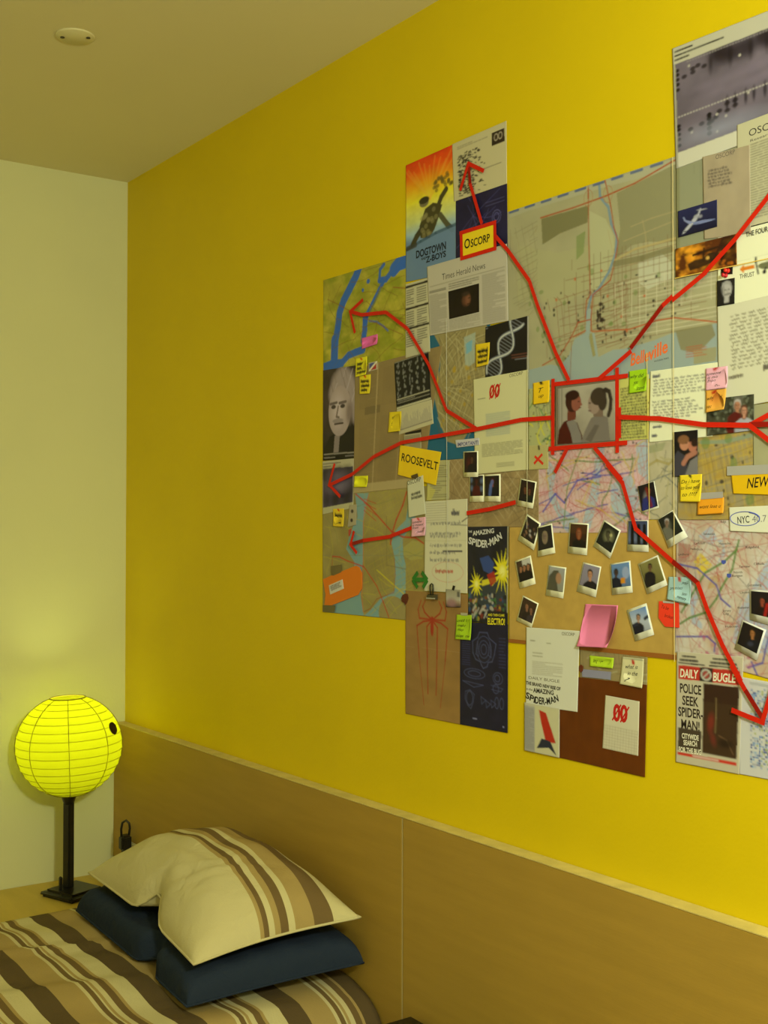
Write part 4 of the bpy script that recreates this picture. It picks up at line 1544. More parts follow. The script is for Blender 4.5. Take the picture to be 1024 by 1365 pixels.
tube('wire_handle', [(q_[0] - .004, yb - .004, q_[1] + .004), (q_[0] - .0048, yb - .004, q_[1] + .018), (q_[0] - .004, yb - .004, q_[1] + .024), (q_[0], yb - .004, q_[1] + .026), (q_[0] + .004, yb - .004, q_[1] + .024), (q_[0] + .0048, yb - .004, q_[1] + .018), (q_[0] + .004, yb - .004, q_[1] + .004)], .0016, mat('clip_wire', (.03, .028, .02), .35, .5), bc_, 6)
sheet('instant_photo', 'small faded photo held by black tape right of the binder clip', 'photo', [(1.5266, 1.3566), (1.5706, 1.3569), (1.5706, 1.3237), (1.5266, 1.3226)], 5, (120, 108, 70),
      lambda c: c.grad([(0, (128, 120, 84)), (.55, (150, 142, 104)), (.7, (132, 112, 76)), (.88, (78, 60, 44)), (1, (44, 32, 24))]).ell(c.uv(.4, .75), .02, .012, (128, 92, 80), .8, 0, .6).rect(.78, .1, .97, .42, (60, 56, 44), .8))
plate('tape_piece', [(1.5459, 1.3564), (1.5493, 1.3646), (1.5562, 1.3634), (1.5520, 1.3547)], 6.2, inkmat((26, 20, 14)), None, .0002, 'black tape scrap on the small faded photo', 'tape')

# ------------------------------------------------------------------ middle block
def p_belle(c):
    c.noise(.06, (8, 9), 4)
    G, CR, BR = (112, 106, 60), (150, 142, 92), (148, 70, 30)
    c.poly([(1.7046, 2.0415), (2.2010, 2.0392), (2.2009, 2.0177), (1.9441, 2.0298), (1.7581, 2.0315), (1.7070, 2.0294)], (156, 150, 104))
    c.poly([(1.7901, 2.0101), (1.9065, 2.0081), (1.9022, 1.9800), (1.8367, 1.9750), (1.7933, 1.9647)], G)
    c.poly([(1.9684, 2.0137), (2.0871, 2.0301), (2.1677, 2.0235), (2.1672, 1.9010), (2.0830, 1.9122), (2.0347, 1.9218), (2.0000, 1.9228), (1.9641, 1.9060), (1.9763, 1.9540)], (124, 118, 72), .85)
    c.poly([(1.9064, 1.9990), (1.9439, 1.9772), (1.9602, 1.9484), (1.9662, 1.9056), (1.9272, 1.8645), (1.9104, 1.8672)], (164, 160, 104), .8)
    c.poly([(1.8321, 1.9430), (1.9042, 1.9415), (1.9062, 1.8679), (1.8543, 1.8547), (1.7291, 1.8743), (1.7291, 1.9756)], (156, 150, 92), .6)
    c.poly([(2.0135, 1.8939), (2.0609, 1.8995), (2.0829, 1.8811), (2.0828, 1.8557), (2.0345, 1.8468), (2.0134, 1.8619)], (174, 170, 122), .9)
    c.poly([(1.8763, 1.9623), (1.8979, 1.9672), (1.8935, 1.9313), (1.8763, 1.9222)], (108, 122, 56), .7)
    c.streets(.15, .013, (150, 136, 84), .0014, .7, 3, (.02, .12, .17, .62), .016, .05)
    c.streets(.15, .009, (120, 112, 70), .0012, .6, 33, (.02, .10, .17, .6), .02, .1)
    c.streets(.0, .010, (118, 92, 54), .0012, .8, 4, (.28, .35, .95, .80), .013, .25)
    c.streets(.12, .008, (122, 84, 50), .0012, .75, 14, (.22, .52, .62, .84), .012, .25)
    c.streets(.0, .008, (186, 176, 124), .0013, .8, 15, (.55, .52, .99, .80), .018, .1)
    c.streets(.1, .03, (160, 140, 84), .0016, .7, 6, (.5, .25, .98, .5))
    c.specks(60, (34, 28, 20), .0012, .003, .9, 5, (.2, .48, .85, .86))
    c.specks(26, (92, 116, 44), .003, .006, .5, 8, (.12, .35, .95, .86))
    c.specks(10, (170, 84, 36), .002, .003, .8, 9, (.2, .4, .9, .86))
    W = (136, 145, 118)
    c.poly([(1.7579, 1.7504), (1.8138, 1.7537), (1.8363, 1.7480), (1.8585, 1.7641), (1.8717, 1.7903), (1.9018, 1.7985), (1.9187, 1.7932), (1.9269, 1.7529), (1.9597, 1.7609), (1.9838, 1.7594), (2.0456, 1.7646), (2.0826, 1.7711), (2.1767, 1.7746), (2.1995, 1.6751), (1.7579, 1.7085)], W)
    c.poly([(2.0898, 1.7743), (2.1599, 1.7743), (2.1666, 1.7570), (2.1322, 1.7340), (2.1005, 1.7435)], (120, 112, 66), .9)
    c.poly([(1.9039, 1.7952), (1.9124, 1.7941), (1.9207, 1.7567), (1.9144, 1.7544)], (136, 128, 70))
    c.line([(1.9296, 2.0362), (1.9316, 2.0161), (1.9501, 1.9954), (1.9562, 1.9672), (1.9683, 1.9438), (1.9662, 1.9175), (1.9519, 1.8903), (1.9272, 1.8645), (1.9104, 1.8551), (1.9019, 1.8321), (1.9018, 1.7955)], .0050, (108, 126, 116))
    c.line([(1.9061, 1.8314), (1.9018, 1.7924)], .010, W)
    c.specks(34, (40, 26, 18), .0015, .0035, .85, 12, (.475, .60, .51, .73))
    c.line([(1.7887, 2.0120), (1.8677, 2.0121), (1.9440, 2.0148), (2.0080, 2.0206), (2.0871, 2.0363), (2.1334, 2.0406)], .0026, BR)
    c.line([(1.9044, 2.0391), (1.9055, 1.9534), (1.9091, 1.8583), (1.8998, 1.8507), (1.8976, 1.8205)], .0020, BR)
    c.line([(1.9424, 2.0407), (1.9542, 2.0005), (1.9622, 1.9599), (1.9715, 1.9343), (1.9641, 1.9030), (1.9539, 1.8750), (1.9146, 1.8574), (1.9103, 1.8186), (1.9111, 1.7988)], .0022, BR)
    c.line([(1.9082, 1.8174), (1.8804, 1.8168), (1.8630, 1.7930), (1.8364, 1.7668), (1.7931, 1.7545)], .0021, BR)
    c.line([(1.8976, 1.8006), (1.8674, 1.7940)], .0021, BR)
    c.line([(1.9124, 1.7971), (1.9957, 1.7893), (2.0531, 1.7951), (2.0881, 1.7943), (2.1767, 1.7746)], .0022, (160, 84, 40))
    for s in (1, -1):
        c.line([(1.9044, 2.0346), (1.9044, 2.0208)], .003, BR)
    for pp in ((1.9044, 2.0202), (1.9490, 2.0167)):
        for k in range(14):
            a, b = k * .4488, (k + 1) * .4488
            c.line([(pp[0] + .010 * math.cos(a), pp[1] + .014 * math.sin(a)), (pp[0] + .010 * math.cos(b), pp[1] + .014 * math.sin(b))], .0014, (150, 112, 62), .8)
    c.line([(1.9641, 1.9060), (2.0077, 1.9154), (2.0903, 1.9164), (2.1329, 1.9162)], .0035, (164, 144, 80), .8)
    c.line([(1.9641, 1.9000), (2.0232, 1.8979), (2.0830, 1.9009)], .010, (112, 104, 60), .8)
    c.line([(1.8607, 1.7236), (1.8652, 1.7850)], .0016, (126, 96, 66))
    for k in range(9):
        t0, t1 = k / 9, (k + .55) / 9
        A_, B_ = (1.7075, 2.0419), (2.0835, 2.0418)
        c.line([(A_[0] + (B_[0] - A_[0]) * t0, A_[1] + (B_[1] - A_[1]) * t0 - .003), (A_[0] + (B_[0] - A_[0]) * t1, A_[1] + (B_[1] - A_[1]) * t1 - .003)], .0045, (72, 84, 100), .9)
    c.poly([(2.1247, 1.7396), (2.1675, 1.7397), (2.1674, 1.7192), (2.1258, 1.7186)], (140, 134, 86))
    c.rows(.87, .875, .95, .93, 5, (160, 80, 40), .0016, .7)


bl = sheet('map_sheet', 'large grey town map with orange lettering, a river and a bay', 'map',
           [(1.6996, 2.0413), (2.1735, 2.0425), (2.1729, 1.7053), (1.6995, 1.7074)], .4, (150, 142, 92), p_belle)
for s_, a_, b_, h_ in (('Belle', (1.9979, 1.7304), (2.0372, 1.7346), .0200), ('ville', (2.0387, 1.7350), (2.0766, 1.7442), .0205)):
    lettering(s_, a_, b_, h_, (205, 92, 34), .4, bl, bold=.02, shear=.3)
lettering('NATIONAL PARKS', (2.0477, 1.7306), (2.0770, 1.7328), .0026, (60, 62, 56), .4, bl)

sheet('map_sheet', 'narrow yellow green street map left of the red-framed couple photo', 'map', [(1.7574, 1.7163), (1.8264, 1.7197), (1.8263, 1.6131), (1.7573, 1.6120)], 1.2, (150, 148, 84),
      lambda c: c.streets(.2, .009, (70, 66, 44), .0012, .7, 3).roads(16, (176, 168, 40), .003, .7, 4).roads(8, (96, 120, 60), .003, .7, 6).specks(40, (50, 46, 40), .001, .002, .8, 3))
yn = note('sticky_note', 'yellow note with black clip left of the red-framed couple photo', [(1.7704, 1.7257), (1.8122, 1.7270), (1.8130, 1.6886), (1.7717, 1.6881)], 3, (206, 164, 16),
          paint=lambda c: c.poly([c.uv(.36, -.02), c.uv(.52, -.04), c.uv(.62, .12), c.uv(.46, .15)], BLACK))
lettering('T', (1.7851, 1.7072), (1.7979, 1.7080), .0085, BLACK, 3, yn, shear=.35)
lettering('up', (1.7859, 1.6983), (1.7987, 1.6995), .0062, BLACK, 3, yn, shear=.35)
xs_ = sheet('paper_square', 'cream paper square marked with a red cross', 'paper', [(1.7582, 1.6167), (1.8088, 1.6161), (1.8087, 1.5744), (1.7581, 1.5744)], 2.4, (158, 146, 80), lambda c: c.noise(.05, (3, 3), 2).line([c.uv(.52, .04), c.uv(.54, .16)], .004, BLACK))
for a_, b_ in (((1.7747, 1.5975), (1.7960, 1.5831)), ((1.7939, 1.6004), (1.7729, 1.5847))):
    plate('cross_stroke', seg_quad(a_, b_, .0045), 3.0 + .2 * rnd.random(), inkmat((180, 40, 16)), xs_, .0001)


def p_pinkmap(c):
    c.noise(1.5, (7, 6), 5, (182, 158, 124))
    c.noise(.1, (9, 8), 6)
    U = c.uv
    for pts in (((.16, .1), (.24, .3), (.20, .5), (.26, .7), (.42, .85), (.38, 1), (.30, .98), (.16, .6)), ((.60, .0), (.68, .0), (.62, .3), (.60, .6), (.52, .95), (.44, .95), (.54, .5)),
                ((.9, .1), (1, .05), (1, .5), (.92, .4)), ((.70, .5), (.86, .4), (.95, .7), (.8, .9), (.7, .8))):
        c.poly([U(*p) for p in pts], (146, 160, 162), .85)
    c.streets(.2, .009, (150, 82, 74), .0010, .55, 3)
    c.streets(.9, .012, (170, 100, 80), .0012, .5, 8)
    c.roads(34, (160, 60, 56), .0015, .6, 2)
    c.roads(14, (70, 66, 120), .0022, .75, 3)
    c.roads(10, (90, 110, 50), .0026, .75, 5)
    c.roads(12, (176, 150, 60), .0026, .6, 9)
    c.line([U(.1, .75), U(.22, .55), U(.3, .66), U(.42, .42), U(.62, .40)], .0035, (76, 72, 128), .85)
    c.line([U(.28, .95), U(.33, .5), U(.42, .2), U(.5, 0)], .0026, (96, 116, 52), .8)
    c.specks(36, (40, 38, 36), .0012, .003, .8, 4)


sheet('map_sheet', 'pink and blue regional map below the red-framed couple photo', 'map', [(1.7573, 1.6097), (2.0367, 1.6232), (2.0348, 1.4648), (1.7713, 1.4639)], .7, (184, 148, 128), p_pinkmap)


def p_couple(c):
    U = c.uv
    c.grad([(0, (150, 140, 104)), (.6, (142, 132, 98)), (1, (120, 110, 80))])
    c.noise(.1, (4, 4), 3)
    c.rect(0, 0, .10, 1, (104, 96, 70), .6)
    c.rect(.05, 0, .07, 1, (150, 142, 110), .8)
    # left: a young man in a dark red hooded top, seen from the side
    c.poly([U(.0, 1), U(.03, .74), U(.12, .60), U(.24, .56), U(.36, .64), U(.44, .86), U(.46, 1)], (62, 14, 8))
    c.poly([U(.17, .62), U(.23, .55), U(.34, .62), U(.42, .84), U(.44, 1), U(.28, 1), U(.24, .8)], (112, 104, 82))
    c.poly([U(.19, .34), U(.34, .36), U(.33, .58), U(.18, .60)], (92, 42, 26))
    c.el(.28, .25, .13, .19, (46, 16, 10), 1, -.08)
    c.el(.34, .29, .085, .14, (124, 70, 46), 1, -.1)
    c.poly([U(.415, .27), U(.45, .34), U(.41, .35)], (124, 70, 46))
    c.el(.385, .27, .014, .010, (30, 14, 10))
    c.line([U(.39, .385), U(.42, .38)], .0018, (80, 30, 22))
    c.el(.27, .15, .125, .085, (40, 14, 9))
    # right: woman with a ponytail
    c.poly([U(.42, 1), U(.50, .78), U(.60, .58), U(.74, .52), U(.88, .60), U(.92, 1)], (106, 96, 74))
    c.poly([U(.50, .95), U(.66, .70), U(.74, .72), U(.60, 1)], (84, 74, 56), .8)
    c.poly([U(.64, .40), U(.80, .42), U(.80, .58), U(.64, .56)], (104, 84, 60))
    c.el(.65, .34, .105, .175, (132, 110, 82), 1, .1)
    c.poly([U(.545, .40), U(.585, .33), U(.60, .42)], (126, 104, 76))
    c.el(.72, .22, .135, .15, (52, 40, 26))
    c.el(.79, .32, .075, .15, (52, 40, 26))
    c.line([U(.84, .12), U(.90, .16), U(.93, .30), U(.92, .46), U(.89, .56)], .0075, (44, 34, 22))
    c.el(.83, .13, .04, .04, (40, 30, 20))
    c.el(.575, .32, .018, .012, (30, 22, 16))
    c.line([U(.56, .45), U(.59, .455)], .0022, (84, 50, 40))


cp = sheet('framed_photo', 'photo of a couple face to face at the centre of the red tape', 'photo', [(1.8272, 1.7142), (1.9711, 1.7120), (1.9708, 1.6109), (1.8271, 1.6110)], 4, (110, 96, 66), lambda c: c.noise(.05, (4, 4), 3))
sheet('picture', None, None, [(1.8322, 1.7097), (1.9670, 1.7088), (1.9664, 1.6131), (1.8321, 1.6142)], 4.6, (140, 130, 96), p_couple, parent=cp)
fr_ = empty('red_tape_border', ((1.9019, 1.6101)[0], wall_y(6), (1.9019, 1.6101)[1]), 'red tape frame around the couple photo', 'tape')
for i, (a_, b_, w_) in enumerate((((1.8227, 1.7279), (1.8217, 1.5975), .0082), ((1.8223, 1.7181), (1.9952, 1.7149), .0072), ((1.9719, 1.7304), (1.9719, 1.5929), .0078), ((1.8121, 1.6081), (1.9938, 1.6081), .0074), ((1.9776, 1.6657), (1.9778, 1.6164), .006))):
    plate('tape_strip', seg_quad(a_, b_, w_), 6 + .3 * i, inkmat(RED), fr_, .0001)

yl_ = sheet('letter_sheet', 'yellow handwritten letter right of the red-framed couple photo', 'letter', [(1.9711, 1.7114), (2.0370, 1.7131), (2.0360, 1.6114), (1.9708, 1.6120)], 2, (184, 178, 80), lambda c: c.script(.08, .14, .98, .98, 18, (70, 66, 40), .34, .8, .0011))
ln = note('sticky_note', 'lime green note reading why did you leave on the yellow letter', [(1.9959, 1.7220), (2.0346, 1.7221), (2.0341, 1.6869), (1.9965, 1.6862)], 3.4, (150, 186, 20))
for s_, a_, b_ in (('why did', (1.9995, 1.7096), (2.0279, 1.7098)), ('you', (2.0059, 1.6998), (2.0159, 1.7001)), ('leave', (2.0130, 1.6897), (2.0306, 1.6904))):
    lettering(s_, a_, b_, .0066, (40, 50, 20), 3.4, ln, shear=.4)

# kraft board with instant photos
kb = sheet('kraft_board', 'tan board holding the scattered instant photos', 'board', [(1.7052, 1.4764), (2.0912, 1.4852), (2.0901, 1.2714), (1.7051, 1.2692)], .2, (168, 134, 54),
           lambda c: c.noise(.07, (9, 7), 5).noise(.05, (30, 20), 9))
plate('bottom_edge', [(1.7051, 1.2749), (2.0905, 1.2784), (2.0901, 1.2709), (1.7051, 1.2686)], 1.0, inkmat((128, 76, 22)), kb, .0008)
sheet('map_strip', 'thin strip of street map above the brown board', 'map', [(1.8837, 1.2716), (2.0322, 1.2698), (2.0314, 1.2225), (1.8836, 1.2202)], 1.2, (138, 120, 66),
      lambda c: c.streets(.1, .008, (96, 78, 44), .0011, .6, 3).roads(10, (160, 150, 96), .002, .6, 4))


def photo_scene(kind):
    def f(c):
        U = c.uv
        w = abs(c.uv(1, 0)[0] - c.uv(0, 0)[0])
        h = abs(c.uv(0, 1)[1] - c.uv(0, 0)[1])
        s = h * .36
        if kind == 'duo_dark':
            c.ell(U(.5, .4), w * .4, h * .4, (60, 30, 18), .8, 0, .8)
            c.person(.36, .42, s * .8, (98, 58, 30), (26, 16, 8), (24, 18, 16), True)
            c.person(.68, .45, s * .75, (88, 52, 28), (20, 14, 8), (20, 24, 16))
        elif kind == 'red_figure':
            c.ell(U(.35, .55), w * .25, h * .4, (70, 22, 16), .8, 0, .8)
            c.person(.6, .35, s * .8, (70, 44, 24), (20, 12, 8), (18, 14, 14), face=False)
        elif kind == 'street_night':
            for u, v in ((.1, .2), (.9, .25), (.12, .6), (.88, .65)):
                c.ell(U(u, v), w * .16, h * .2, (90, 104, 112), .7, 0, .8)
            c.person(.5, .3, s * .7, (60, 24, 16), (50, 14, 10), (60, 16, 12), face=False)
        elif kind == 'blue_jacket':
            c.person(.55, .28, s * .9, (120, 56, 36), (50, 14, 12), (16, 14, 18), look=-1)
            c.line([U(.35, .9), U(.42, .5), U(.52, .3)], .008, (70, 84, 112), .9)
        elif kind == 'crowd':
            for k in range(16):
                c.ell(U(rnd.uniform(.1, .9), rnd.uniform(.25, .9)), w * .07, h * .07, rnd.choice(((120, 86, 54), (150, 140, 112), (48, 40, 60), (90, 60, 36))), .85)
        elif kind == 'blonde':
            c.person(.5, .42, s * 1.1, (112, 92, 66), (120, 104, 66), (30, 26, 22), True)
        elif kind == 'redhead':
            c.rect(0, 0, 1, .4, (72, 44, 20), .6)
            c.person(.52, .36, s, (130, 78, 40), (110, 44, 14), (20, 16, 12), True)
        elif kind == 'goggles':
            c.ell(U(.55, .45), w * .48, h * .42, (120, 116, 70), .9, 0, .7)
            c.person(.5, .42, s * 1.1, (70, 64, 40), (30, 28, 18), (26, 26, 20), face=False)
            c.ell(U(.65, .35), w * .12, h * .1, (176, 166, 96), .8, 0, .5)
        elif kind == 'standing':
            c.grad([(0, (52, 58, 70)), (.8, (90, 98, 104)), (1, (40, 40, 44))])
            for u, k in ((.22, .9), (.55, 1.1), (.85, .9)):
                c.line([U(u, .3), U(u, .98)], w * .18, (16, 14, 14))
                c.ell(U(u, .2), w * .08, h * .08, (22, 18, 16))
        elif kind == 'white_hair':
            c.ell(U(.4, .5), w * .3, h * .4, (84, 84, 60), .8, 0, .7)
            c.person(.42, .3, s * .9, (120, 92, 62), (160, 152, 126), (96, 92, 66))
            c.ell(U(.8, .6), w * .2, h * .3, (30, 44, 30), .8, 0, .6)
        elif kind == 'couple_night':
            c.ell(U(.35, .55), w * .2, h * .38, (120, 112, 92), .8, 0, .7)
            c.person(.62, .3, s * .8, (112, 64, 40), (40, 24, 14), (36, 40, 84))
            c.line([U(.5, .2), U(.62, .9)], .006, (110, 28, 18), .8)
        elif kind == 'family':
            c.rect(.4, 0, 1, .3, (170, 164, 130), .9)
            for u in (.25, .5, .78):
                c.person(u, .38, s * .72, (150, 100, 56), (30, 20, 10), (24, 18, 14))
        elif kind == 'profile_light':
            c.grad([(0, (136, 134, 112)), (1, (120, 116, 84))])
            c.poly([U(0, 1), U(.05, .4), U(.3, .15), U(.6, .12), U(.72, .4), U(.6, .7), U(.7, 1)], (70, 66, 44))
            c.ell(U(.66, .45), w * .18, h * .24, (146, 108, 68))
        elif kind == 'man_grey':
            c.grad([(0, (126, 118, 112)), (1, (112, 104, 96))])
            c.person(.5, .40, s * 1.15, (166, 118, 74), (40, 28, 14), (26, 22, 22))
        elif kind == 'lab':
            c.grad([(0, (96, 124, 140)), (1, (72, 92, 104))])
            c.person(.25, .36, s * .85, (60, 44, 32), (24, 20, 16), (22, 24, 30), look=1)
            c.ell(U(.78, .42), w * .2, h * .26, (132, 142, 146))
            c.rect(.48, .62, .72, .86, (186, 120, 20))
        elif kind == 'outdoors':
            c.grad([(0, (124, 116, 56)), (.5, (108, 100, 46)), (1, (74, 74, 30))])
            c.person(.5, .26, s * .75, (96, 66, 40), (24, 18, 12), (26, 22, 20))
        elif kind == 'duo_brown':
            c.rect(0, 0, 1, .3, (60, 40, 22), .7)
            c.person(.38, .34, s * .85, (130, 88, 52), (56, 40, 20), (36, 26, 20))
            c.person(.72, .42, s * .8, (120, 80, 48), (44, 30, 16), (50, 40, 34))
        elif kind == 'sky_man':
            c.grad([(0, (92, 124, 150)), (.5, (160, 164, 156)), (1, (130, 128, 116))])
            c.person(.45, .36, s * .85, (156, 116, 76), (30, 22, 14), (26, 24, 28))
            c.line([U(0, .62), U(.3, .6)], .005, (40, 40, 44))
            c.line([U(.8, .5), U(1, .45)], .005, (40, 40, 44))
        elif kind == 'cap_red':
            c.person(.5, .38, s * .9, (140, 64, 36), (36, 26, 20), (26, 16, 14))
            c.line([U(.72, .5), U(.62, .95)], .005, (150, 26, 16))
        elif kind == 'youth_black':
            c.person(.55, .30, s, (150, 96, 44), (40, 28, 12), (24, 22, 22))
            c.ell(U(.6, .75), w * .2, h * .14, (56, 56, 60), .7, 0, .6)
    return f


def instant_photo(label, quad, layer, kind, dark=(24, 18, 14), border=(.085, .06, .915, .775)):
    root = sheet('instant_photo', label, 'photo', quad, layer, (204, 198, 162), lambda c: c.noise(.02, (3, 3), 4), 'white bordered instant photos', step=(.012, .012))
    c = Cv(quad, (0, 0, 0))
    u0, v0, u1, v1 = border
    pq = [c.uv(u0, v0), c.uv(u1, v0), c.uv(u1, v1), c.uv(u0, v1)]
    sheet('picture', None, None, pq, layer + .55, dark, photo_scene(kind), parent=root, step=(.0017, .0012))
    return root


full = (.03, .02, .97, .98)
for lb, q, ly, kd, dk, bd_ in (
    ('instant photo with a dark red blur below the IMPORTANT strip', [(1.5791, 1.6162), (1.6222, 1.6151), (1.6222, 1.5673), (1.5791, 1.5684)], 4.6, 'red_figure', (30, 18, 14), (.08, .03, .93, .82)),
    ('instant photo of a backlit figure left of its twin under the 00 letter', [(1.5964, 1.5708), (1.6385, 1.5708), (1.6385, 1.5212), (1.5968, 1.5215)], 4, 'street_night', (30, 20, 18), (.06, .03, .94, .78)),
    ('instant photo of a red-haired figure with blue sleeve under the 00 letter', [(1.6393, 1.5705), (1.6852, 1.5702), (1.6852, 1.5203), (1.6401, 1.5214)], 4.4, 'blue_jacket', (26, 18, 14), (.05, .05, .92, .80)),
    ('tilted instant photo at the end of the short loose red tape strip', [(1.7383, 1.5605), (1.7805, 1.5527), (1.7708, 1.5064), (1.7287, 1.5127)], 4, 'duo_dark', (30, 20, 14), (.08, .04, .93, .80)),
    ('instant photo of a crowd, leftmost in the top row on the tan board', [(1.7546, 1.4978), (1.7906, 1.4804), (1.7727, 1.4336), (1.7305, 1.4517)], 3.4, 'crowd', (36, 28, 20), (.09, .06, .92, .80)),
    ('instant photo of a long-haired blonde overlapping the crowd photo', [(1.7826, 1.4740), (1.8192, 1.4802), (1.8273, 1.4298), (1.7834, 1.4225)], 4.6, 'blonde', (30, 26, 24), (.04, .04, .93, .80)),
    ('instant photo of a red-haired person in the tan board top row', [(1.8614, 1.4818), (1.9064, 1.4795), (1.9018, 1.4271), (1.8563, 1.4302)], 3.4, 'redhead', (44, 26, 14), (.07, .04, .94, .78)),
    ('steeply tilted instant photo with yellow glow in the top row', [(1.9411, 1.4859), (1.9779, 1.4681), (1.9543, 1.4226), (1.9164, 1.4424)], 3.4, 'goggles', (28, 28, 20), (.06, .05, .94, .82)),
    ('instant photo of dark standing figures crossed by the red tape', [(1.9927, 1.4843), (2.0359, 1.4840), (2.0365, 1.4346), (1.9914, 1.4353)], 3.4, 'standing', (40, 42, 46), (.04, .02, .96, .78)),
    ('instant photo of a white-haired man overlapping the roadmap corner', [(2.0549, 1.4854), (2.0866, 1.4996), (2.1151, 1.4585), (2.0773, 1.4410)], 4.2, 'white_hair', (28, 28, 20), (.05, .03, .93, .76)),
    ('thin-bordered dark photo of a couple below the kissing couple photo', [(2.0133, 1.5379), (2.0483, 1.5450), (2.0575, 1.5034), (2.0222, 1.4950)], 3, 'couple_night', (24, 18, 20), (.03, .01, .96, .93)),
    ('instant photo of a dark-haired group on the left of the tan board', [(1.7230, 1.4139), (1.7645, 1.4249), (1.7771, 1.3756), (1.7356, 1.3651)], 3, 'family', (60, 44, 26), (.07, .06, .93, .78)),
    ('instant photo of a pale bright profile in the middle row', [(1.8099, 1.4090), (1.8529, 1.4056), (1.8456, 1.3531), (1.8020, 1.3566)], 3, 'profile_light', (110, 106, 76), (.05, .04, .95, .80)),
    ('instant photo of a smiling man on grey background', [(1.8928, 1.4159), (1.9342, 1.4090), (1.9218, 1.3583), (1.8775, 1.3666)], 3, 'man_grey', (120, 110, 104), (.06, .04, .95, .76)),
    ('instant photo with blue background and orange square', [(1.9535, 1.4140), (1.9978, 1.4203), (2.0029, 1.3698), (1.9580, 1.3639)], 3, 'lab', (80, 100, 116), (.06, .04, .94, .78)),
    ('instant photo of a person standing outdoors on yellow grass', [(2.0141, 1.4154), (2.0555, 1.4302), (2.0745, 1.3843), (2.0330, 1.3683)], 3.2, 'outdoors', (100, 92, 44), (.06, .05, .94, .82)),
    ('instant photo of two people above the left white letter', [(1.7439, 1.3543), (1.7847, 1.3418), (1.7667, 1.2987), (1.7267, 1.3085)], 3, 'duo_brown', (44, 32, 22), (.07, .05, .94, .84)),
    ('instant photo of a man under blue sky right of the big pink note', [(1.9897, 1.3410), (2.0316, 1.3545), (2.0473, 1.3061), (2.0079, 1.2928)], 3, 'sky_man', (120, 136, 150), (.08, .08, .93, .80)),
    ('instant photo of a person with red strap on the right-hand roadmap', [(2.2272, 1.3836), (2.2702, 1.3829), (2.2700, 1.3330), (2.2274, 1.3402)], 3, 'cap_red', (26, 20, 18), (.06, .05, .95, .78)),
    ('tilted instant photo of a young person in black on the right-hand roadmap', [(2.2152, 1.3395), (2.2554, 1.3276), (2.2393, 1.2829), (2.2007, 1.2968)], 3.8, 'youth_black', (28, 20, 16), (.05, .05, .92, .80)),
):
    instant_photo(lb, q, ly, kd, dk, bd_)

note('sticky_note', 'large blank hot pink sticky note curling off the tan board', [(1.8976, 1.3465), (1.9711, 1.3479), (1.9601, 1.2799), (1.8844, 1.2757)], 3, (252, 114, 124), curl=.013)


def p_let2(c):
    c.rows(.08, .16, .18, .17, 1, (80, 72, 56), .0012, .7)
    c.rows(.40, .18, .55, .19, 1, (80, 72, 56), .0012, .7)
    c.rows(.13, .30, .32, .38, 2, (80, 72, 56), .0012, .7)
    c.rows(.13, .42, .7, .60, 8, (80, 72, 56), .0010, .6)


l2 = sheet('letter_sheet', 'white typed letter hanging below the tan board with comic lettering over it', 'letter', [(1.7534, 1.2987), (1.8849, 1.3011), (1.8794, 1.1659), (1.7520, 1.1630)], 4, (190, 185, 142), p_let2)
lettering('OSCORP', (1.8427, 1.2912), (1.8735, 1.2917), .0056, (60, 54, 40), 4, l2)
lettering('DAILY BUGLE', (1.7596, 1.2091), (1.8371, 1.2100), .0052, (60, 54, 44), 4, l2, bold=-.003)
lettering('THE BRAND NEW RISE OF', (1.7529, 1.1991), (1.8394, 1.1972), .0058, (40, 34, 28), 4, l2, bold=.04)
lettering('in the', (1.7537, 1.1896), (1.7695, 1.1891), .0040, (30, 26, 20), 4, l2, bold=.01)
lettering('AMAZING', (1.7711, 1.1870), (1.8229, 1.1878), .0080, (30, 26, 20), 4, l2, bold=.03)
for s_, a_, b_, h_ in (('SPI', (1.7512, 1.1758), (1.7752, 1.1688), .0112), ('DER', (1.7761, 1.1686), (1.8013, 1.1688), .0122), ('-M', (1.8021, 1.1689), (1.8149, 1.1715), .0118), ('AN', (1.8157, 1.1721), (1.8355, 1.1793), .0112)):
    lettering(s_, a_, b_, h_, (28, 24, 20), 4, l2, bold=.03)


def p_comicpage(c):
    U = c.uv
    c.rect(0, .06, .30, 1, (142, 138, 112), .9)
    c.rows(.02, .10, .28, .95, 34, (110, 106, 90), .0009, .6)
    c.rect(.30, .02, .98, .98, (176, 168, 112))
    # plain red and dark abstract patch in place of the printed figure
    c.poly([U(.42, .10), U(.62, .14), U(.90, .72), U(.62, .74), U(.50, .40)], (158, 36, 16))
    c.poly([U(.36, .90), U(.50, .68), U(.74, .70), U(.92, .97), U(.70, .84)], (36, 38, 42))


sheet('comic_page', 'small comic page with a red patch at the bottom left of the brown board', 'comic', [(1.7491, 1.1671), (1.8374, 1.1665), (1.8369, 1.0832), (1.7490, 1.0832)], 4.8, (168, 160, 116), p_comicpage)
sheet('brown_board', 'dark brown board hanging below the tan board', 'board', [(1.8285, 1.2228), (2.0317, 1.2270), (2.0270, 1.0822), (1.8283, 1.0835)], 2, (90, 42, 5), lambda c: c.noise(.10, (5, 5), 3).noise(.05, (20, 3), 5))


def p_00(c):
    U = c.uv
    for i in range(13):
        c.line([U(.03 + .94 * i / 12, .56), U(.03 + .94 * i / 12, .98)], .0009, (150, 136, 96), .7)
    for j in range(9):
        c.line([U(.03, .56 + .42 * j / 8), U(.97, .56 + .42 * j / 8)], .0009, (150, 136, 96), .7)


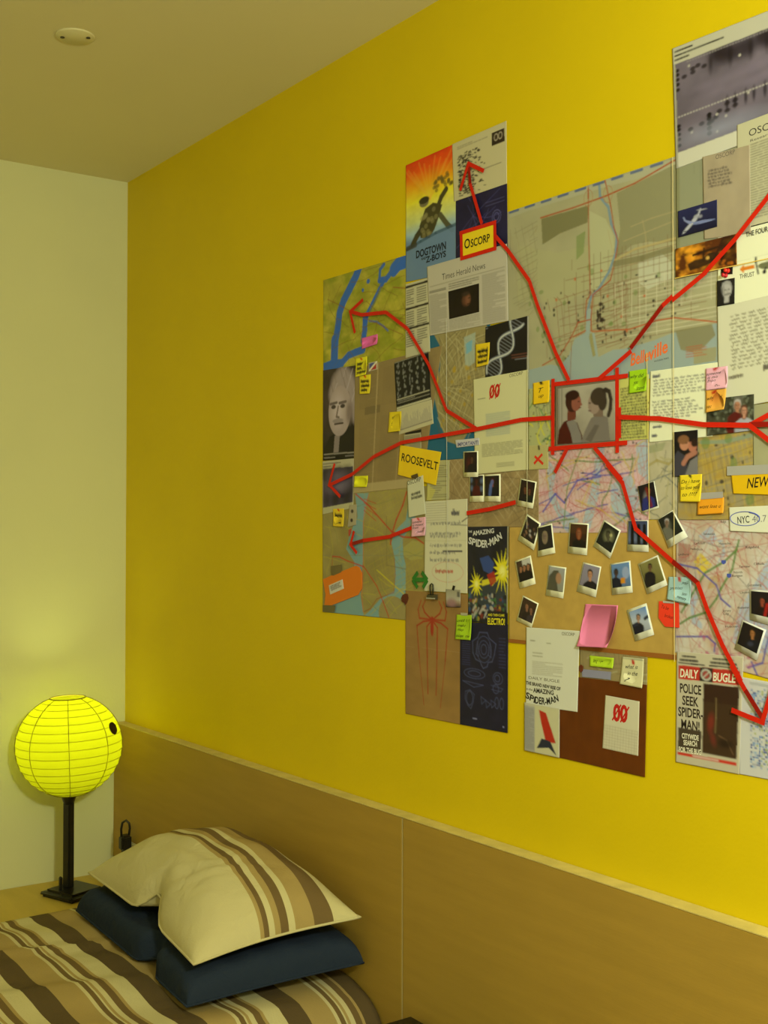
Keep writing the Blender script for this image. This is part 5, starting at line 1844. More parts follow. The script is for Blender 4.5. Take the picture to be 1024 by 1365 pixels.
s0 = sheet('calendar_sheet', 'cream sheet with red 00 and faint grid on the brown board', 'paper', [(1.9432, 1.2009), (2.0166, 1.1992), (2.0136, 1.1133), (1.9362, 1.1143)], 3.2, (190, 180, 128), p_00)
lettering('00', (1.9606, 1.1627), (1.9920, 1.1636), .027, (160, 24, 14), 3.2, s0, bold=.04, shear=.08)
for a_, b_ in (((1.9584, 1.1624), (1.9775, 1.1895)), ((1.9760, 1.1616), (1.9948, 1.1880))):
    plate('slash', seg_quad(a_, b_, .0026), 3.75, inkmat((160, 24, 14)), s0, .0001)
g2 = note('sticky_note', 'small torn lime note on the strip above the brown board', [(1.9072, 1.2623), (1.9615, 1.2627), (1.9611, 1.2461), (1.9087, 1.2449)], 3.2, (166, 190, 30), curl=.002)
lettering('important', (1.9161, 1.2519), (1.9487, 1.2522), .0058, BLACK, 3.2, g2, shear=.4)
plate('tape_piece', [(1.8900, 1.2384), (1.9561, 1.2399), (1.9550, 1.2268), (1.9472, 1.2271), (1.8908, 1.2257)], 4, inkmat((120, 116, 112)), None, .0003, 'grey tape strip at the top of the brown board', 'tape')
plate('brown_seal', [(1.8848, 1.2433), (1.8893, 1.2458), (1.8938, 1.2430), (1.8930, 1.2358), (1.8885, 1.2324), (1.8848, 1.2350)], 4.8, inkmat((88, 40, 16)), None, .001, 'small brown wax blob left of the grey tape strip', 'seal')
cn = note('sticky_note', 'cream pinned note at the top right of the brown board', [(1.9805, 1.2664), (2.0259, 1.2670), (2.0247, 1.2210), (1.9755, 1.2227)], 3.4, (196, 186, 120), paint=lambda c: c.line([c.uv(.5, .08), c.uv(.54, .2)], .005, PINR).rect(.02, 0, .98, .06, (150, 144, 96)))
for s_, a_, b_ in (('what is', (1.9880, 1.2486), (2.0140, 1.2500)), ('in the', (1.9922, 1.2383), (2.0140, 1.2394)), ('?', (1.9852, 1.2278), (1.9983, 1.2281))):
    lettering(s_, a_, b_, .0068, BLACK, 3.4, cn, shear=.4)

# ------------------------------------------------------------------ right block
def p_gel_big(c):
    U = c.uv
    c.noise(.16, (5, 6), 6)
    for k in range(60):
        u = rnd.uniform(.3, 1)
        c.ell(U(u, rnd.uniform(.16, .26)), rnd.uniform(.012, .028), rnd.uniform(.010, .02), (34, 24, 26), .4, 0, 1)
    for u in (.3, .45, .6, .72):
        c.ell(U(u, .24), .006, .022, (26, 18, 20), .7, 0, .8)
    for k in range(8):
        c.ell(U(rnd.uniform(.1, .9), rnd.uniform(.38, .52)), .05, .010, (128, 112, 112), .3, 0, 1)
    for v in (.20, .235, .275, .315, .36):
        c.ell(U(.035, v), .0040, .0028, (20, 14, 14))
    for v in (.66, .69, .73, .77, .82):
        c.ell(U(.035, v), .0040, .0028, (20, 14, 14))
    for v in (.66, .69, .73, .77, .81):
        c.ell(U(.28, v), .0046, .0036, (20, 14, 14))
    for u, v in ((.09, .27), (.16, .23), (.2, .22), (.16, .26), (.25, .245), (.13, .72), (.22, .71), (.30, .72), (.33, .70), (.36, .66), (.42, .68), (.42, .62), (.48, .66), (.48, .62)):
        c.ell(U(u, v), .0065, .0040, (26, 18, 20), .85, 0, .4)
    for u in (.42, .48, .56, .62, .7, .8):
        c.ell(U(u, .62), .004, .015, (28, 20, 24), .8, 0, .6)
    for k in range(40):
        c.ell(U(.04 + .024 * k, .585), .0020, .0014, (170, 160, 130), .9)
        c.ell(U(.12 + .022 * k, .155), .0020, .0014, (140, 130, 110), .7)
    for u, v in ((.13, .195), (.52, .27), (.34, .68), (.14, .75), (.34, .82), (.58, .60), (.41, .72)):
        c.ell(U(u, v), .0022, .0022, (176, 166, 130), .9)
    c.el(.35, .80, .5, .12, (150, 150, 142), .6, 0, 1)
    c.rect(0, 0, 1, .14, (184, 176, 130))
    c.rows(.02, .030, .16, .045, 1, (30, 24, 20), .0026, .9)
    c.rows(.02, .065, .40, .080, 1, (30, 24, 20), .0026, .9)
    c.rows(.02, .100, .13, .115, 1, (30, 24, 20), .0026, .9)
    c.rect(0, .875, 1, 1, (196, 188, 142))
    c.rect(0, .14, .022, 1, (160, 152, 112))


gb = sheet('gel_print', 'large dark gel scan print at the top right of the collage', 'print', [(2.0864, 2.2100), (2.3283, 2.2046), (2.3274, 2.0324), (2.0928, 2.0222)], 2.4, (104, 92, 88), p_gel_big)


def p_resletter(c):
    c.rows(.16, .22, .98, .93, 30, (70, 64, 44), .0018, .6)


rl = sheet('letter_sheet', 'cream typed letter overlapping the large gel scan, cut by the right edge', 'letter', [(2.2079, 2.0577), (2.3585, 2.0622), (2.3576, 1.9050), (2.2073, 1.9034)], 3.2, (188, 178, 122), p_resletter)
lettering('OSCORP', (2.2292, 2.0350), (2.2988, 2.0373), .0108, (50, 46, 34), 3.2, rl)
lettering('Research Corp', (2.2315, 2.0264), (2.2977, 2.0295), .0042, (70, 64, 48), 3.2, rl)
mm = sheet('memo_sheet', 'tan memo with a few handwritten lines beside the jet photo', 'memo', [(2.1450, 2.0271), (2.2305, 2.0228), (2.2320, 1.8947), (2.1475, 1.9030)], 4, (158, 140, 96), lambda c: c.noise(.06, (4, 6), 4).script(.10, .17, .85, .40, 6, (84, 74, 56), .32, .8, .0012, .75))
lettering('OSCORP', (2.1695, 2.0173), (2.2045, 2.0166), .0070, (84, 74, 56), 4, mm)
sheet('map_strip', 'pale green strip map behind the jet photo', 'map', [(2.0928, 2.0255), (2.2264, 2.0267), (2.2258, 1.8931), (2.0929, 1.8976)], 2, (126, 122, 74),
      lambda c: c.rect(.05, 0, 1, 1, (142, 140, 96), .7).streets(0, .011, (104, 104, 70), .0012, .5, 3, (.2, .05, .4, .6)) and None)


def p_jet(c):
    U = c.uv
    c.grad([(0, (34, 36, 62)), (1, (20, 18, 34))])
    B = (168, 164, 146)
    c.poly([U(.10, .93), U(.14, .82), U(.40, .45), U(.50, .33), U(.56, .36), U(.48, .55), U(.20, .88)], B)
    c.poly([U(.40, .58), U(.62, .60), U(.95, .68), U(.94, .72), U(.60, .72), U(.40, .68)], (112, 118, 134))
    c.poly([U(.30, .62), U(.16, .44), U(.13, .30), U(.16, .28), U(.20, .42), U(.42, .58)], (124, 128, 140))
    c.line([U(.53, .36), U(.585, .18)], .003, B)
    c.poly([U(.48, .16), U(.72, .20), U(.76, .23), U(.58, .22), U(.48, .18)], (150, 146, 130))
    c.el(.47, .40, .055, .06, (150, 146, 130))
    c.el(.58, .44, .05, .06, (132, 128, 118))
    c.el(.18, .84, .03, .02, (40, 36, 30))


sheet('jet_photo', 'dark blue photo of a white jet in flight', 'photo', [(2.0978, 1.9558), (2.1722, 1.9568), (2.1723, 1.9166), (2.0984, 1.9152)], 5, (26, 26, 46), p_jet)


def p_fire(c):
    c.grad([(0, (176, 108, 24)), (.5, (206, 124, 20)), (1, (120, 66, 16))])
    c.noise(1.7, (6, 4), 5, (232, 150, 30))
    c.noise(1.6, (7, 5), 9, (84, 40, 10))
    U = c.uv
    c.poly([U(.78, 0), U(1, 0), U(1, 1), U(.72, .9), U(.66, .5)], (44, 20, 10), .9)
    c.poly([U(.2, .62), U(.34, .52), U(.46, .54), U(.56, .40), U(.66, .42), U(.72, .66), U(.5, .80), U(.24, .86)], (36, 20, 12), .95)
    c.line([U(.3, .36), U(.7, .28)], .003, (40, 22, 10))
    c.line([U(.48, .22), U(.47, .6)], .003, (40, 22, 10))
    c.el(.54, .56, .03, .06, (196, 150, 60))
    for k in range(14):
        c.ell(U(rnd.uniform(.6, .95), rnd.uniform(.4, .95)), .004, .003, (170, 90, 16), .8, 0, .6)


sheet('fire_photo', 'orange photo of an explosion around a dark aircraft', 'photo', [(2.0927, 1.8989), (2.2068, 1.8991), (2.2077, 1.8535), (2.0930, 1.8537)], 5, (150, 84, 18), p_fire)


def p_four(c):
    U = c.uv
    c.rect(0, .42, 1, .425, (120, 112, 90), .3)
    # side view of a small aeroplane
    p = (2.2596, 1.8441)
    c.poly([(2.2443, 1.8468), (2.2495, 1.8487), (2.2729, 1.8491), (2.3265, 1.8473), (2.3573, 1.8451), (2.3573, 1.8415), (2.3159, 1.8338), (2.2750, 1.8357), (2.2495, 1.8402), (2.2447, 1.8435)], (108, 106, 62))
    c.line([(2.2394, 1.8544), (2.2443, 1.8346)], .003, (60, 56, 44))
    c.poly([(2.2529, 1.8490), (2.2729, 1.8519), (2.3011, 1.8503), (2.2968, 1.8474)], (150, 146, 110))
    c.ell((2.2546, 1.8354), .0033, .003, (36, 32, 26))
    c.line([(2.2546, 1.8365), (2.2573, 1.8407)], .003, (50, 46, 36))
    c.line([(2.2401, 1.8580), (2.2400, 1.8533)], .003, (50, 46, 36))
    c.poly([(2.2117, 1.8460), (2.2192, 1.8524), (2.2196, 1.8485), (2.2375, 1.8486), (2.2379, 1.8436), (2.2196, 1.8435), (2.2200, 1.8388)], (212, 118, 26))


ff = sheet('diagram_sheet', 'cream aeroplane diagram sheet lettered THE FOUR and THRUST', 'diagram', [(2.1727, 1.9048), (2.3677, 1.9063), (2.3671, 1.7996), (2.1711, 1.7937)], 3.2, (226, 220, 178), p_four)
lettering('THE FOUR F', (2.2235, 1.8907), (2.2673, 1.8918), .0076, (44, 40, 30), 4.6, ff, bold=.008)
lettering('THRUST', (2.2116, 1.8326), (2.2374, 1.8323), .0068, (60, 54, 42), 3.2, ff, bold=.006)


def p_old(c):
    U = c.uv
    c.person(.55, .42, abs(U(0, 1)[1] - U(0, 0)[1]) * .62, (168, 160, 130), (150, 144, 118), (22, 20, 16), look=.6)
    c.el(.22, .5, .15, .3, (24, 20, 16), .7, 0, .6)
    c.line([U(.46, .60), U(.72, .58)], .003, (120, 114, 92))


sheet('portrait_photo', 'black and white photo of an elderly man beside the THRUST diagram', 'photo', [(2.1715, 1.8362), (2.2037, 1.8355), (2.2031, 1.7979), (2.1718, 1.7983)], 5, (30, 26, 20), p_old)
sheet('black_card', 'small black card under two red pins above the elderly man photo', 'card', [(2.1786, 1.8531), (2.2000, 1.8520), (2.1995, 1.8417), (2.1790, 1.8441)], 4.4, (22, 18, 14))
pushpin((2.1922, 1.8476), 5.2, 'red push pin, upper of two above the elderly man photo')
pushpin((2.1881, 1.8415), 5.2, 'red push pin, lower of two above the elderly man photo', (160, 20, 24))


def p_long(c):
    c.script(.12, .10, .98, .64, 15, (104, 96, 66), .30, .75, .0014)
    c.script(.10, .68, .26, .72, 1, (110, 100, 70), .4, .7, .0014)
    c.script(.45, .64, .62, .70, 1, (90, 82, 60), .5, .8, .0016)


sheet('handwritten_sheet', 'large cream handwritten letter cut by the right edge', 'letter', [(2.1715, 1.7968), (2.3492, 1.8042), (2.3484, 1.6558), (2.1737, 1.6440)], 3.8, (204, 196, 142), p_long)


def p_white_letter(c):
    c.script(.03, .06, .16, .10, 1, (90, 88, 80), .4, .8, .0012)
    c.script(.04, .12, .92, .37, 6, (90, 88, 80), .28, .8, .0012)
    c.script(.04, .42, .92, .70, 7, (90, 88, 80), .28, .8, .0012, .85)
    c.script(.04, .78, .22, .81, 1, (90, 88, 80), .4, .8, .0012)
    c.script(.05, .90, .14, .93, 1, (90, 88, 80), .5, .8, .0012)


sheet('handwritten_sheet', 'white handwritten letter below the bay of the large grey town map', 'letter', [(2.0399, 1.7169), (2.1718, 1.7164), (2.1610, 1.6075), (2.0366, 1.6061)], 1.8, (218, 213, 178), p_white_letter)
pn = note('sticky_note', 'pink pinned note reading someone is missed from dead at the right', [(2.1502, 1.7090), (2.1904, 1.7083), (2.1911, 1.6765), (2.1510, 1.6763)], 5.4, (228, 164, 166), paint=lambda c: c.line([c.uv(.42, .08), c.uv(.54, -.02)], .005, PINR))
for s_, a_, b_ in (('someone', (2.1520, 1.6979), (2.1786, 1.6986)), ('is missed', (2.1538, 1.6927), (2.1864, 1.6932)), ('from', (2.1538, 1.6877), (2.1719, 1.6880)), ('dead', (2.1684, 1.6805), (2.1846, 1.6811))):
    lettering(s_, a_, b_, .0048, BLACK, 5.4, pn, shear=.45)
on = note('sticky_note', 'orange pinned note reading why did you under the pink note', [(2.1506, 1.6760), (2.1885, 1.6754), (2.1862, 1.6453), (2.1513, 1.6432)], 6, (224, 160, 52), paint=lambda c: c.line([c.uv(.36, .14), c.uv(.5, .06)], .005, PINR))
for s_, a_, b_ in (('why did', (2.1536, 1.6612), (2.1815, 1.6616)), ('you', (2.1523, 1.6488), (2.1625, 1.6498)), ('make', (2.1647, 1.6499), (2.1827, 1.6523))):
    lettering(s_, a_, b_, .0058, BLACK, 6, on, shear=.4)


def p_couple2(c):
    U = c.uv
    c.noise(.8, (7, 6), 3)
    c.specks(60, (120, 122, 84), .0012, .0035, .6, 3)
    c.poly([U(.60, 0), U(.78, 0), U(.74, .3), U(.56, .5)], (96, 90, 66), .8)
    h = abs(U(0, 1)[1] - U(0, 0)[1])
    c.person(.66, .26, h * .30, (166, 112, 70), (170, 160, 130), (84, 22, 16))
    c.poly([U(.42, .95), U(.46, .55), U(.6, .42), U(.74, .5), U(.72, .95)], (84, 22, 16))
    c.person(.80, .42, h * .27, (176, 124, 84), (84, 50, 28), (160, 156, 138), True)


sheet('couple_photo', 'photo of an older couple outdoors crossed by the red tape at right', 'photo', [(2.1519, 1.6625), (2.2367, 1.6630), (2.2361, 1.6112), (2.1517, 1.6088)], 4.8, (60, 58, 36), p_couple2)


def p_kiss(c):
    U = c.uv
    h = abs(U(0, 1)[1] - U(0, 0)[1])
    c.poly([U(.0, 1), U(.05, .55), U(.2, .42), U(.5, .55), U(.6, .8), U(.55, 1)], (58, 54, 52))
    c.poly([U(.5, 1), U(.7, .68), U(1, .58), U(1, 1)], (112, 106, 88))
    c.el(.48, .30, .19, .13, (176, 118, 76), 1, .3)
    c.el(.43, .19, .22, .10, (124, 82, 44))
    c.el(.80, .36, .17, .12, (168, 104, 68), 1, -.2)
    c.el(.88, .28, .14, .09, (40, 24, 16))
    c.line([U(.44, .72), U(.6, .58), U(.9, .50)], .008, (160, 104, 70))
    c.el(.56, .27, .03, .012, (30, 20, 14))


sheet('couple_photo', 'dark photo of a couple kissing above the lose you note', 'photo', [(2.0870, 1.6185), (2.1344, 1.6189), (2.1342, 1.5514), (2.0857, 1.5502)], 4.4, (24, 18, 16), p_kiss)


def p_beige2(c):
    c.noise(.10, (4, 6), 4)
    c.roads(18, (100, 98, 70), .0015, .6, 3)
    c.roads(9, (160, 148, 92), .003, .7, 5)
    c.line([c.uv(0, .30), c.uv(.3, .24), c.uv(.7, .30), c.uv(1, .22)], .0045, (150, 134, 70), .8)
    c.line([c.uv(0, .52), c.uv(.5, .45), c.uv(1, .40)], .002, (96, 100, 84), .8)
    c.line([c.uv(.6, .45), c.uv(1, .6)], .002, (96, 100, 84), .8)
    c.poly([c.uv(0, .04), c.uv(.6, .02), c.uv(.5, .12), c.uv(0, .14)], (136, 136, 84), .7)


sheet('map_sheet', 'plain beige road map left of the lose you note', 'map', [(2.0343, 1.6055), (2.0946, 1.6077), (2.0942, 1.4847), (2.0334, 1.4852)], .6, (168, 156, 108), p_beige2)


def p_yellowmap(c):
    c.noise(1.4, (7, 7), 4, (150, 134, 82))
    c.streets(.15, .009, (176, 148, 56), .0022, .8, 3)
    c.streets(.25, .013, (96, 82, 48), .0010, .6, 5)
    c.line([c.uv(.2, .10), c.uv(.4, .12), c.uv(.7, .05)], .006, (132, 140, 96), .9)
    c.specks(30, (40, 34, 28), .0015, .004, .8, 7)
    c.specks(10, (96, 120, 50), .006, .010, .6, 9)


sheet('map_sheet', 'yellow street map behind the lose you note and NEW card', 'map', [(2.0936, 1.6123), (2.3207, 1.6157), (2.3200, 1.4822), (2.0931, 1.4839)], .6, (166, 134, 50), p_yellowmap)
sheet('olive_sheet', 'plain olive paper above the NEW card at the right edge', 'paper', [(2.2328, 1.6477), (2.3208, 1.6499), (2.3204, 1.5555), (2.2334, 1.5603)], 1.4, (160, 152, 96), lambda c: c.noise(.04, (4, 4), 2))
ly_ = note('sticky_note', 'yellow note asking Do i have to lose you', [(2.1002, 1.5519), (2.1431, 1.5523), (2.1416, 1.5109), (2.1017, 1.5121)], 5.4, (226, 192, 30), paint=lambda c: c.poly([c.uv(.38, -.02), c.uv(.46, -.1), c.uv(.55, .10), c.uv(.46, .13)], BLACK))
for s_, a_, b_ in (('Do i have', (2.1033, 1.5391), (2.1390, 1.5399)), ('to lose you', (2.1033, 1.5301), (2.1384, 1.5307)), ('to ????', (2.1064, 1.5197), (2.1343, 1.5203))):
    lettering(s_, a_, b_, .0058, BLACK, 5.4, ly_, shear=.35)
og = note('sticky_note', 'orange note reading wont lose u held by grey tape', [(2.1340, 1.5163), (2.1832, 1.5167), (2.1833, 1.4934), (2.1345, 1.4914)], 5, (226, 148, 26), curl=.002)
lettering('wont lose u', (2.1388, 1.5008), (2.1782, 1.5018), .0056, BLACK, 5, og, shear=.4)
plate('tape_piece', [(2.1397, 1.5242), (2.1815, 1.5249), (2.1817, 1.5160), (2.1399, 1.5143)], 6.2, inkmat((140, 132, 104)), None, .0003, 'grey tape on top of the wont lose u note', 'tape')
nw = sheet('yellow_card', 'yellow torn card lettered NEW at the right edge', 'card', [(2.1954, 1.5502), (2.3203, 1.5505), (2.3201, 1.5149), (2.1992, 1.5217)], 4, (220, 172, 14), lambda c: c.noise(.03, (4, 4), 3))
lettering('NEW', (2.2234, 1.5286), (2.2631, 1.5309), .0150, BLACK, 4, nw, bold=.008, shear=.3)
plate('tape_piece', [(2.1887, 1.5615), (2.3204, 1.5609), (2.3203, 1.5476), (2.1887, 1.5483)], 5, inkmat((140, 134, 104)), None, .0003, 'wide grey tape along the top of the NEW card', 'tape')
ny = sheet('white_card', 'white torn card lettered NYC circled in blue', 'card', [(2.1916, 1.5016), (2.3201, 1.5043), (2.3199, 1.4622), (2.1927, 1.4674)], 4, (216, 210, 172))
lettering('NYC', (2.2071, 1.4779), (2.2279, 1.4794), .0105, (40, 38, 40), 4, ny, bold=.008)
lettering('40.71', (2.2325, 1.4797), (2.2615, 1.4807), .0100, (110, 106, 90), 4, ny)
ep = []
pc_ = (2.2195, 1.4849)
for k in range(49):
    a = 2 * math.pi * k / 40
    ep.append((pc_[0] + .0255 * math.cos(a) * (1 + .02 * math.sin(3 * a)), wall_y(4.8), pc_[1] + .0095 * math.sin(a) + .0008 * math.sin(a * .8)))
tube('ink_loop', ep, .0006, inkmat((70, 78, 120)), ny, 5)


def p_roadmap(c):
    c.noise(1.5, (7, 7), 7, (182, 156, 112))
    c.noise(.08, (9, 9), 8)
    for pts in ([(2.2590, 1.4305), (2.2350, 1.3931), (2.2073, 1.3530), (2.1951, 1.3065), (2.2150, 1.2918), (2.3273, 1.3011), (2.3280, 1.4394)], [(2.1181, 1.3584), (2.1332, 1.3861), (2.1396, 1.3796), (2.1289, 1.3589), (2.1245, 1.3452), (2.1394, 1.3292), (2.1394, 1.3208), (2.1201, 1.3280)],
                [(2.1671, 1.4538), (2.1795, 1.4539), (2.1835, 1.4325), (2.1670, 1.4156), (2.1794, 1.4440)], [(2.1331, 1.4598), (2.1583, 1.4758), (2.1682, 1.4559), (2.1582, 1.4459)]):
        c.poly(pts, (152, 164, 156), .75)
    c.poly([(2.1248, 1.4214), (2.1377, 1.4351), (2.1597, 1.4163), (2.1418, 1.4032), (2.1333, 1.4030)], (206, 178, 30), .9)
    c.poly([(2.0944, 1.4500), (2.1184, 1.4467), (2.1162, 1.4212), (2.0943, 1.4173)], (150, 112, 84), .8)
    c.poly([(2.1544, 1.3986), (2.1731, 1.4041), (2.1730, 1.3876), (2.1501, 1.3801)], (176, 144, 74), .7)
    for a, st, sd in ((1.0, .016, 3), (.2, .022, 4)):
        c.streets(a, st, (166, 92, 72), .0014, .6, sd)
        c.streets(a + .5, st * 1.2, (176, 160, 120), .0016, .6, sd + 5)
    c.roads(26, (166, 70, 56), .0015, .55, 5, wig=.6)
    c.roads(14, (120, 110, 90), .0016, .6, 9)
    for pts in ([(2.2077, 1.4541), (2.2027, 1.4393), (2.1955, 1.4114), (2.1751, 1.3827), (2.1668, 1.3674), (2.1479, 1.3465), (2.1158, 1.3362), (2.0984, 1.3266)], [(2.2027, 1.4393), (2.1814, 1.4225), (2.1460, 1.4050), (2.1225, 1.3739), (2.1006, 1.3439)]):
        c.line(pts, .0034, (84, 118, 48), .9)
    for pts in ([(2.0920, 1.4173), (2.1312, 1.4114), (2.1668, 1.3874), (2.1750, 1.3678), (2.1913, 1.3571)], [(2.0906, 1.3064), (2.1499, 1.3106), (2.1644, 1.3009), (2.1623, 1.2891)], [(2.2584, 1.3176), (2.2519, 1.2964), (2.2480, 1.2802), (2.2227, 1.2714)], [(2.2288, 1.2800), (2.2342, 1.2699), (2.2413, 1.2572)]):
        c.line(pts, .0030, (84, 78, 124), .9)
    c.specks(50, (170, 70, 90), .002, .004, .4, 5, (.2, .78, .6, .97))


rm = sheet('map_sheet', 'colourful road map of suburbs at the right edge', 'map', [(2.0910, 1.4847), (2.3453, 1.4825), (2.3193, 1.2506), (2.0871, 1.2819)], .6, (196, 184, 144), p_roadmap)
for s_, a_, b_ in (('Ridgefield', (2.2196, 1.4421), (2.2420, 1.4430)), ('Hasbrouck', (2.1184, 1.4389), (2.1419, 1.4382)), ('Lyndhurst', (2.0943, 1.4300), (2.1158, 1.4307)), ('North', (2.1985, 1.4055), (2.2135, 1.4063)), ('Bergen', (2.1951, 1.4005), (2.2139, 1.4014)),
                   ('Cliffside', (2.2336, 1.4185), (2.2515, 1.4195)), ('Fairview', (2.2086, 1.4143), (2.2269, 1.4151)), ('Jersey', (2.1780, 1.3488), (2.1932, 1.3500)), ('City', (2.1794, 1.3442), (2.1896, 1.3452)), ('Hoboken', (2.1830, 1.3260), (2.2062, 1.3279)),
                   ('Secaucus', (2.1432, 1.4614), (2.1638, 1.4618)), ('Carlstadt', (2.1253, 1.4472), (2.1462, 1.4478)), ('Moonachie', (2.1719, 1.4468), (2.1931, 1.4478)), ('Ridge', (2.1752, 1.4793), (2.1850, 1.4796)), ('Guttenberg', (2.2223, 1.3878), (2.2462, 1.3893)), ('Union', (2.2094, 1.3765), (2.2252, 1.3779)), ('Weehawken', (2.2043, 1.3545), (2.2251, 1.3562))):
    lettering(s_, a_, b_, .0036, (50, 40, 32), .6, rm, 'place_name')
for p_ in ((2.1801, 1.4215), (2.1898, 1.4020)):
    plate('route_shield', [(p_[0] - .004, p_[1] + .003), (p_[0] + .004, p_[1] + .003), (p_[0] + .004, p_[1] - .001), (p_[0], p_[1] - .0034), (p_[0] - .004, p_[1] - .001)], 1.15, inkmat((60, 70, 116)), rm, .0001)
bn = note('sticky_note', 'light blue pinned note overlapping the road map edge', [(2.0777, 1.3971), (2.1215, 1.3974), (2.1213, 1.3569), (2.0749, 1.3625)], 5, (150, 178, 196), paint=lambda c: c.line([c.uv(.46, -.02), c.uv(.5, .12)], .0055, PINR))
for s_, a_, b_ in (('your', (2.1034, 1.3878), (2.1165, 1.3855)), ('promises', (2.0803, 1.3776), (2.1060, 1.3790)), ('been', (2.1051, 1.3701), (2.1155, 1.3702)), ('memory', (2.0950, 1.3659), (2.1142, 1.3623))):
    lettering(s_, a_, b_, .0050, BLACK, 5, bn, shear=.4)
plate('red_note', [(2.0577, 1.3589), (2.0974, 1.3581), (2.0981, 1.3205), (2.0698, 1.3203), (2.0608, 1.3291), (2.0569, 1.3327)], 4, inkmat((214, 50, 22)), None, .0004, 'bright red note with a cut corner beside the road map', 'sticky note')
rn = bpy.data.objects['red_note']
lettering('To be', (2.0627, 1.3484), (2.0771, 1.3457), .0058, (90, 20, 8), 4, rn, shear=.4)
lettering('broken', (2.0685, 1.3352), (2.0855, 1.3324), .0058, (70, 16, 8), 4, rn, shear=.4)
plate('tape_piece', [(2.0668, 1.3601), (2.0896, 1.3591), (2.0887, 1.3566), (2.0668, 1.3566)], 5.8, inkmat((150, 140, 110)), None, .0002, 'thin pale tape on top of the red note', 'tape')


def p_bugle(c):
    U = c.uv
    for u0, u1 in ((.03, .44), (.50, .93)):
        c.rows(u0 + .06, .030, u1 - .08, .045, 1, (50, 44, 34), .0026, .85)
        c.rows(u0 + .03, .062, u1 - .03, .082, 1, (50, 44, 34), .0036, .85)
        c.rect(u0, .095, u1, .107, (44, 36, 28))
    c.rect(.03, .122, .955, .245, (176, 46, 28))
    c.rect(.36, .122, .56, .245, (40, 32, 22))
    p = U(.46, .185)
    for k in range(20):
        a, b = k * .31416, (k + 1) * .31416
        c.line([(p[0] + .0085 * math.cos(a), p[1] + .0075 * math.sin(a)), (p[0] + .0085 * math.cos(b), p[1] + .0075 * math.sin(b))], .0026, (176, 168, 130))
    c.ell(p, .006, .0055, (150, 62, 44))
    c.line([(p[0] - .005, p[1] - .004), (p[0] + .005, p[1] + .004)], .002, (176, 168, 130))
    c.rect(.035, .685, .405, .89, (66, 54, 34))
    c.rect(.03, .905, .955, .932, (186, 48, 26))
    c.rows(.28, .912, .68, .924, 1, (200, 180, 140), .0020, .9)
    # picture: dark night shot, plain reddish blur
    c.rect(.425, .262, .955, .875, (60, 40, 20))
    c.rect(.425, .262, .955, .42, (50, 28, 16), .8)
    c.el(.55, .60, .07, .12, (120, 40, 24), .8, -.15, .7)
    c.el(.59, .74, .06, .09, (110, 40, 26), .7, .3, .8)
    c.line([U(.62, .38), U(.63, .55), U(.62, .68)], .002, (124, 104, 56), .7)
    c.line([U(.68, .70), U(.80, .73), U(.90, .84)], .002, (110, 80, 44), .7)
    c.el(.78, .76, .14, .05, (34, 22, 12), .8, 0, .6)


dbn = sheet('newspaper_page', 'tabloid front page with red banner at lower right of the collage', 'newspaper', [(2.0919, 1.2839), (2.2156, 1.2861), (2.2069, 1.1163), (2.0893, 1.1160)], 2, (182, 170, 122), p_bugle)
CRM = (196, 186, 146)
lettering('DAILY', (2.0982, 1.2460), (2.1338, 1.2467), .0128, CRM, 2, dbn, bold=.03, shear=.15)
lettering('BUGLE', (2.1605, 1.2463), (2.2024, 1.2475), .0128, CRM, 2, dbn, bold=.03, shear=.15)
DK = (44, 34, 22)
for s_, a_, b_ in (('POLICE', (2.0981, 1.2227), (2.1388, 1.2231)), ('SEEK', (2.1025, 1.2047), (2.1336, 1.2047)), ('SPIDER-', (2.0947, 1.1868), (2.1419, 1.1874)), ('MAN!', (2.1004, 1.1687), (2.1355, 1.1687))):
    lettering(s_, a_, b_, .0142, DK, 2, dbn, bold=.025)
for s_, a_, b_ in (('CITYWIDE', (2.1015, 1.1539), (2.1338, 1.1545)), ('SEARCH', (2.1048, 1.1440), (2.1306, 1.1451)), ('FOR THE BUG', (2.0957, 1.1326), (2.1385, 1.1340))):
    lettering(s_, a_, b_, .0078, CRM, 2, dbn, bold=.03)


def p_bluemat(c):
    U = c.uv
    r = random.Random(5)
    cols = ((40, 66, 116), (60, 104, 140), (96, 144, 156), (30, 52, 104), (150, 156, 70), (128, 150, 150))
    for j in range(34):
        for i in range(22):
            if r.random() < .55:
                u, v = .17 + i * .031, .08 + j * .0245
                c.rect(u, v, u + .026 * r.choice((.6, 1, 1)), v + .021, r.choice(cols), .9)
    c.rect(.15, .03, .9, .06, (150, 150, 130), .6)


sheet('dot_matrix_print', 'white sheet of blue pixel squares at the lower right edge', 'print', [(2.2080, 1.2569), (2.3260, 1.2513), (2.3220, 1.1181), (2.2067, 1.1168)], 1.2, (196, 190, 160), p_bluemat)

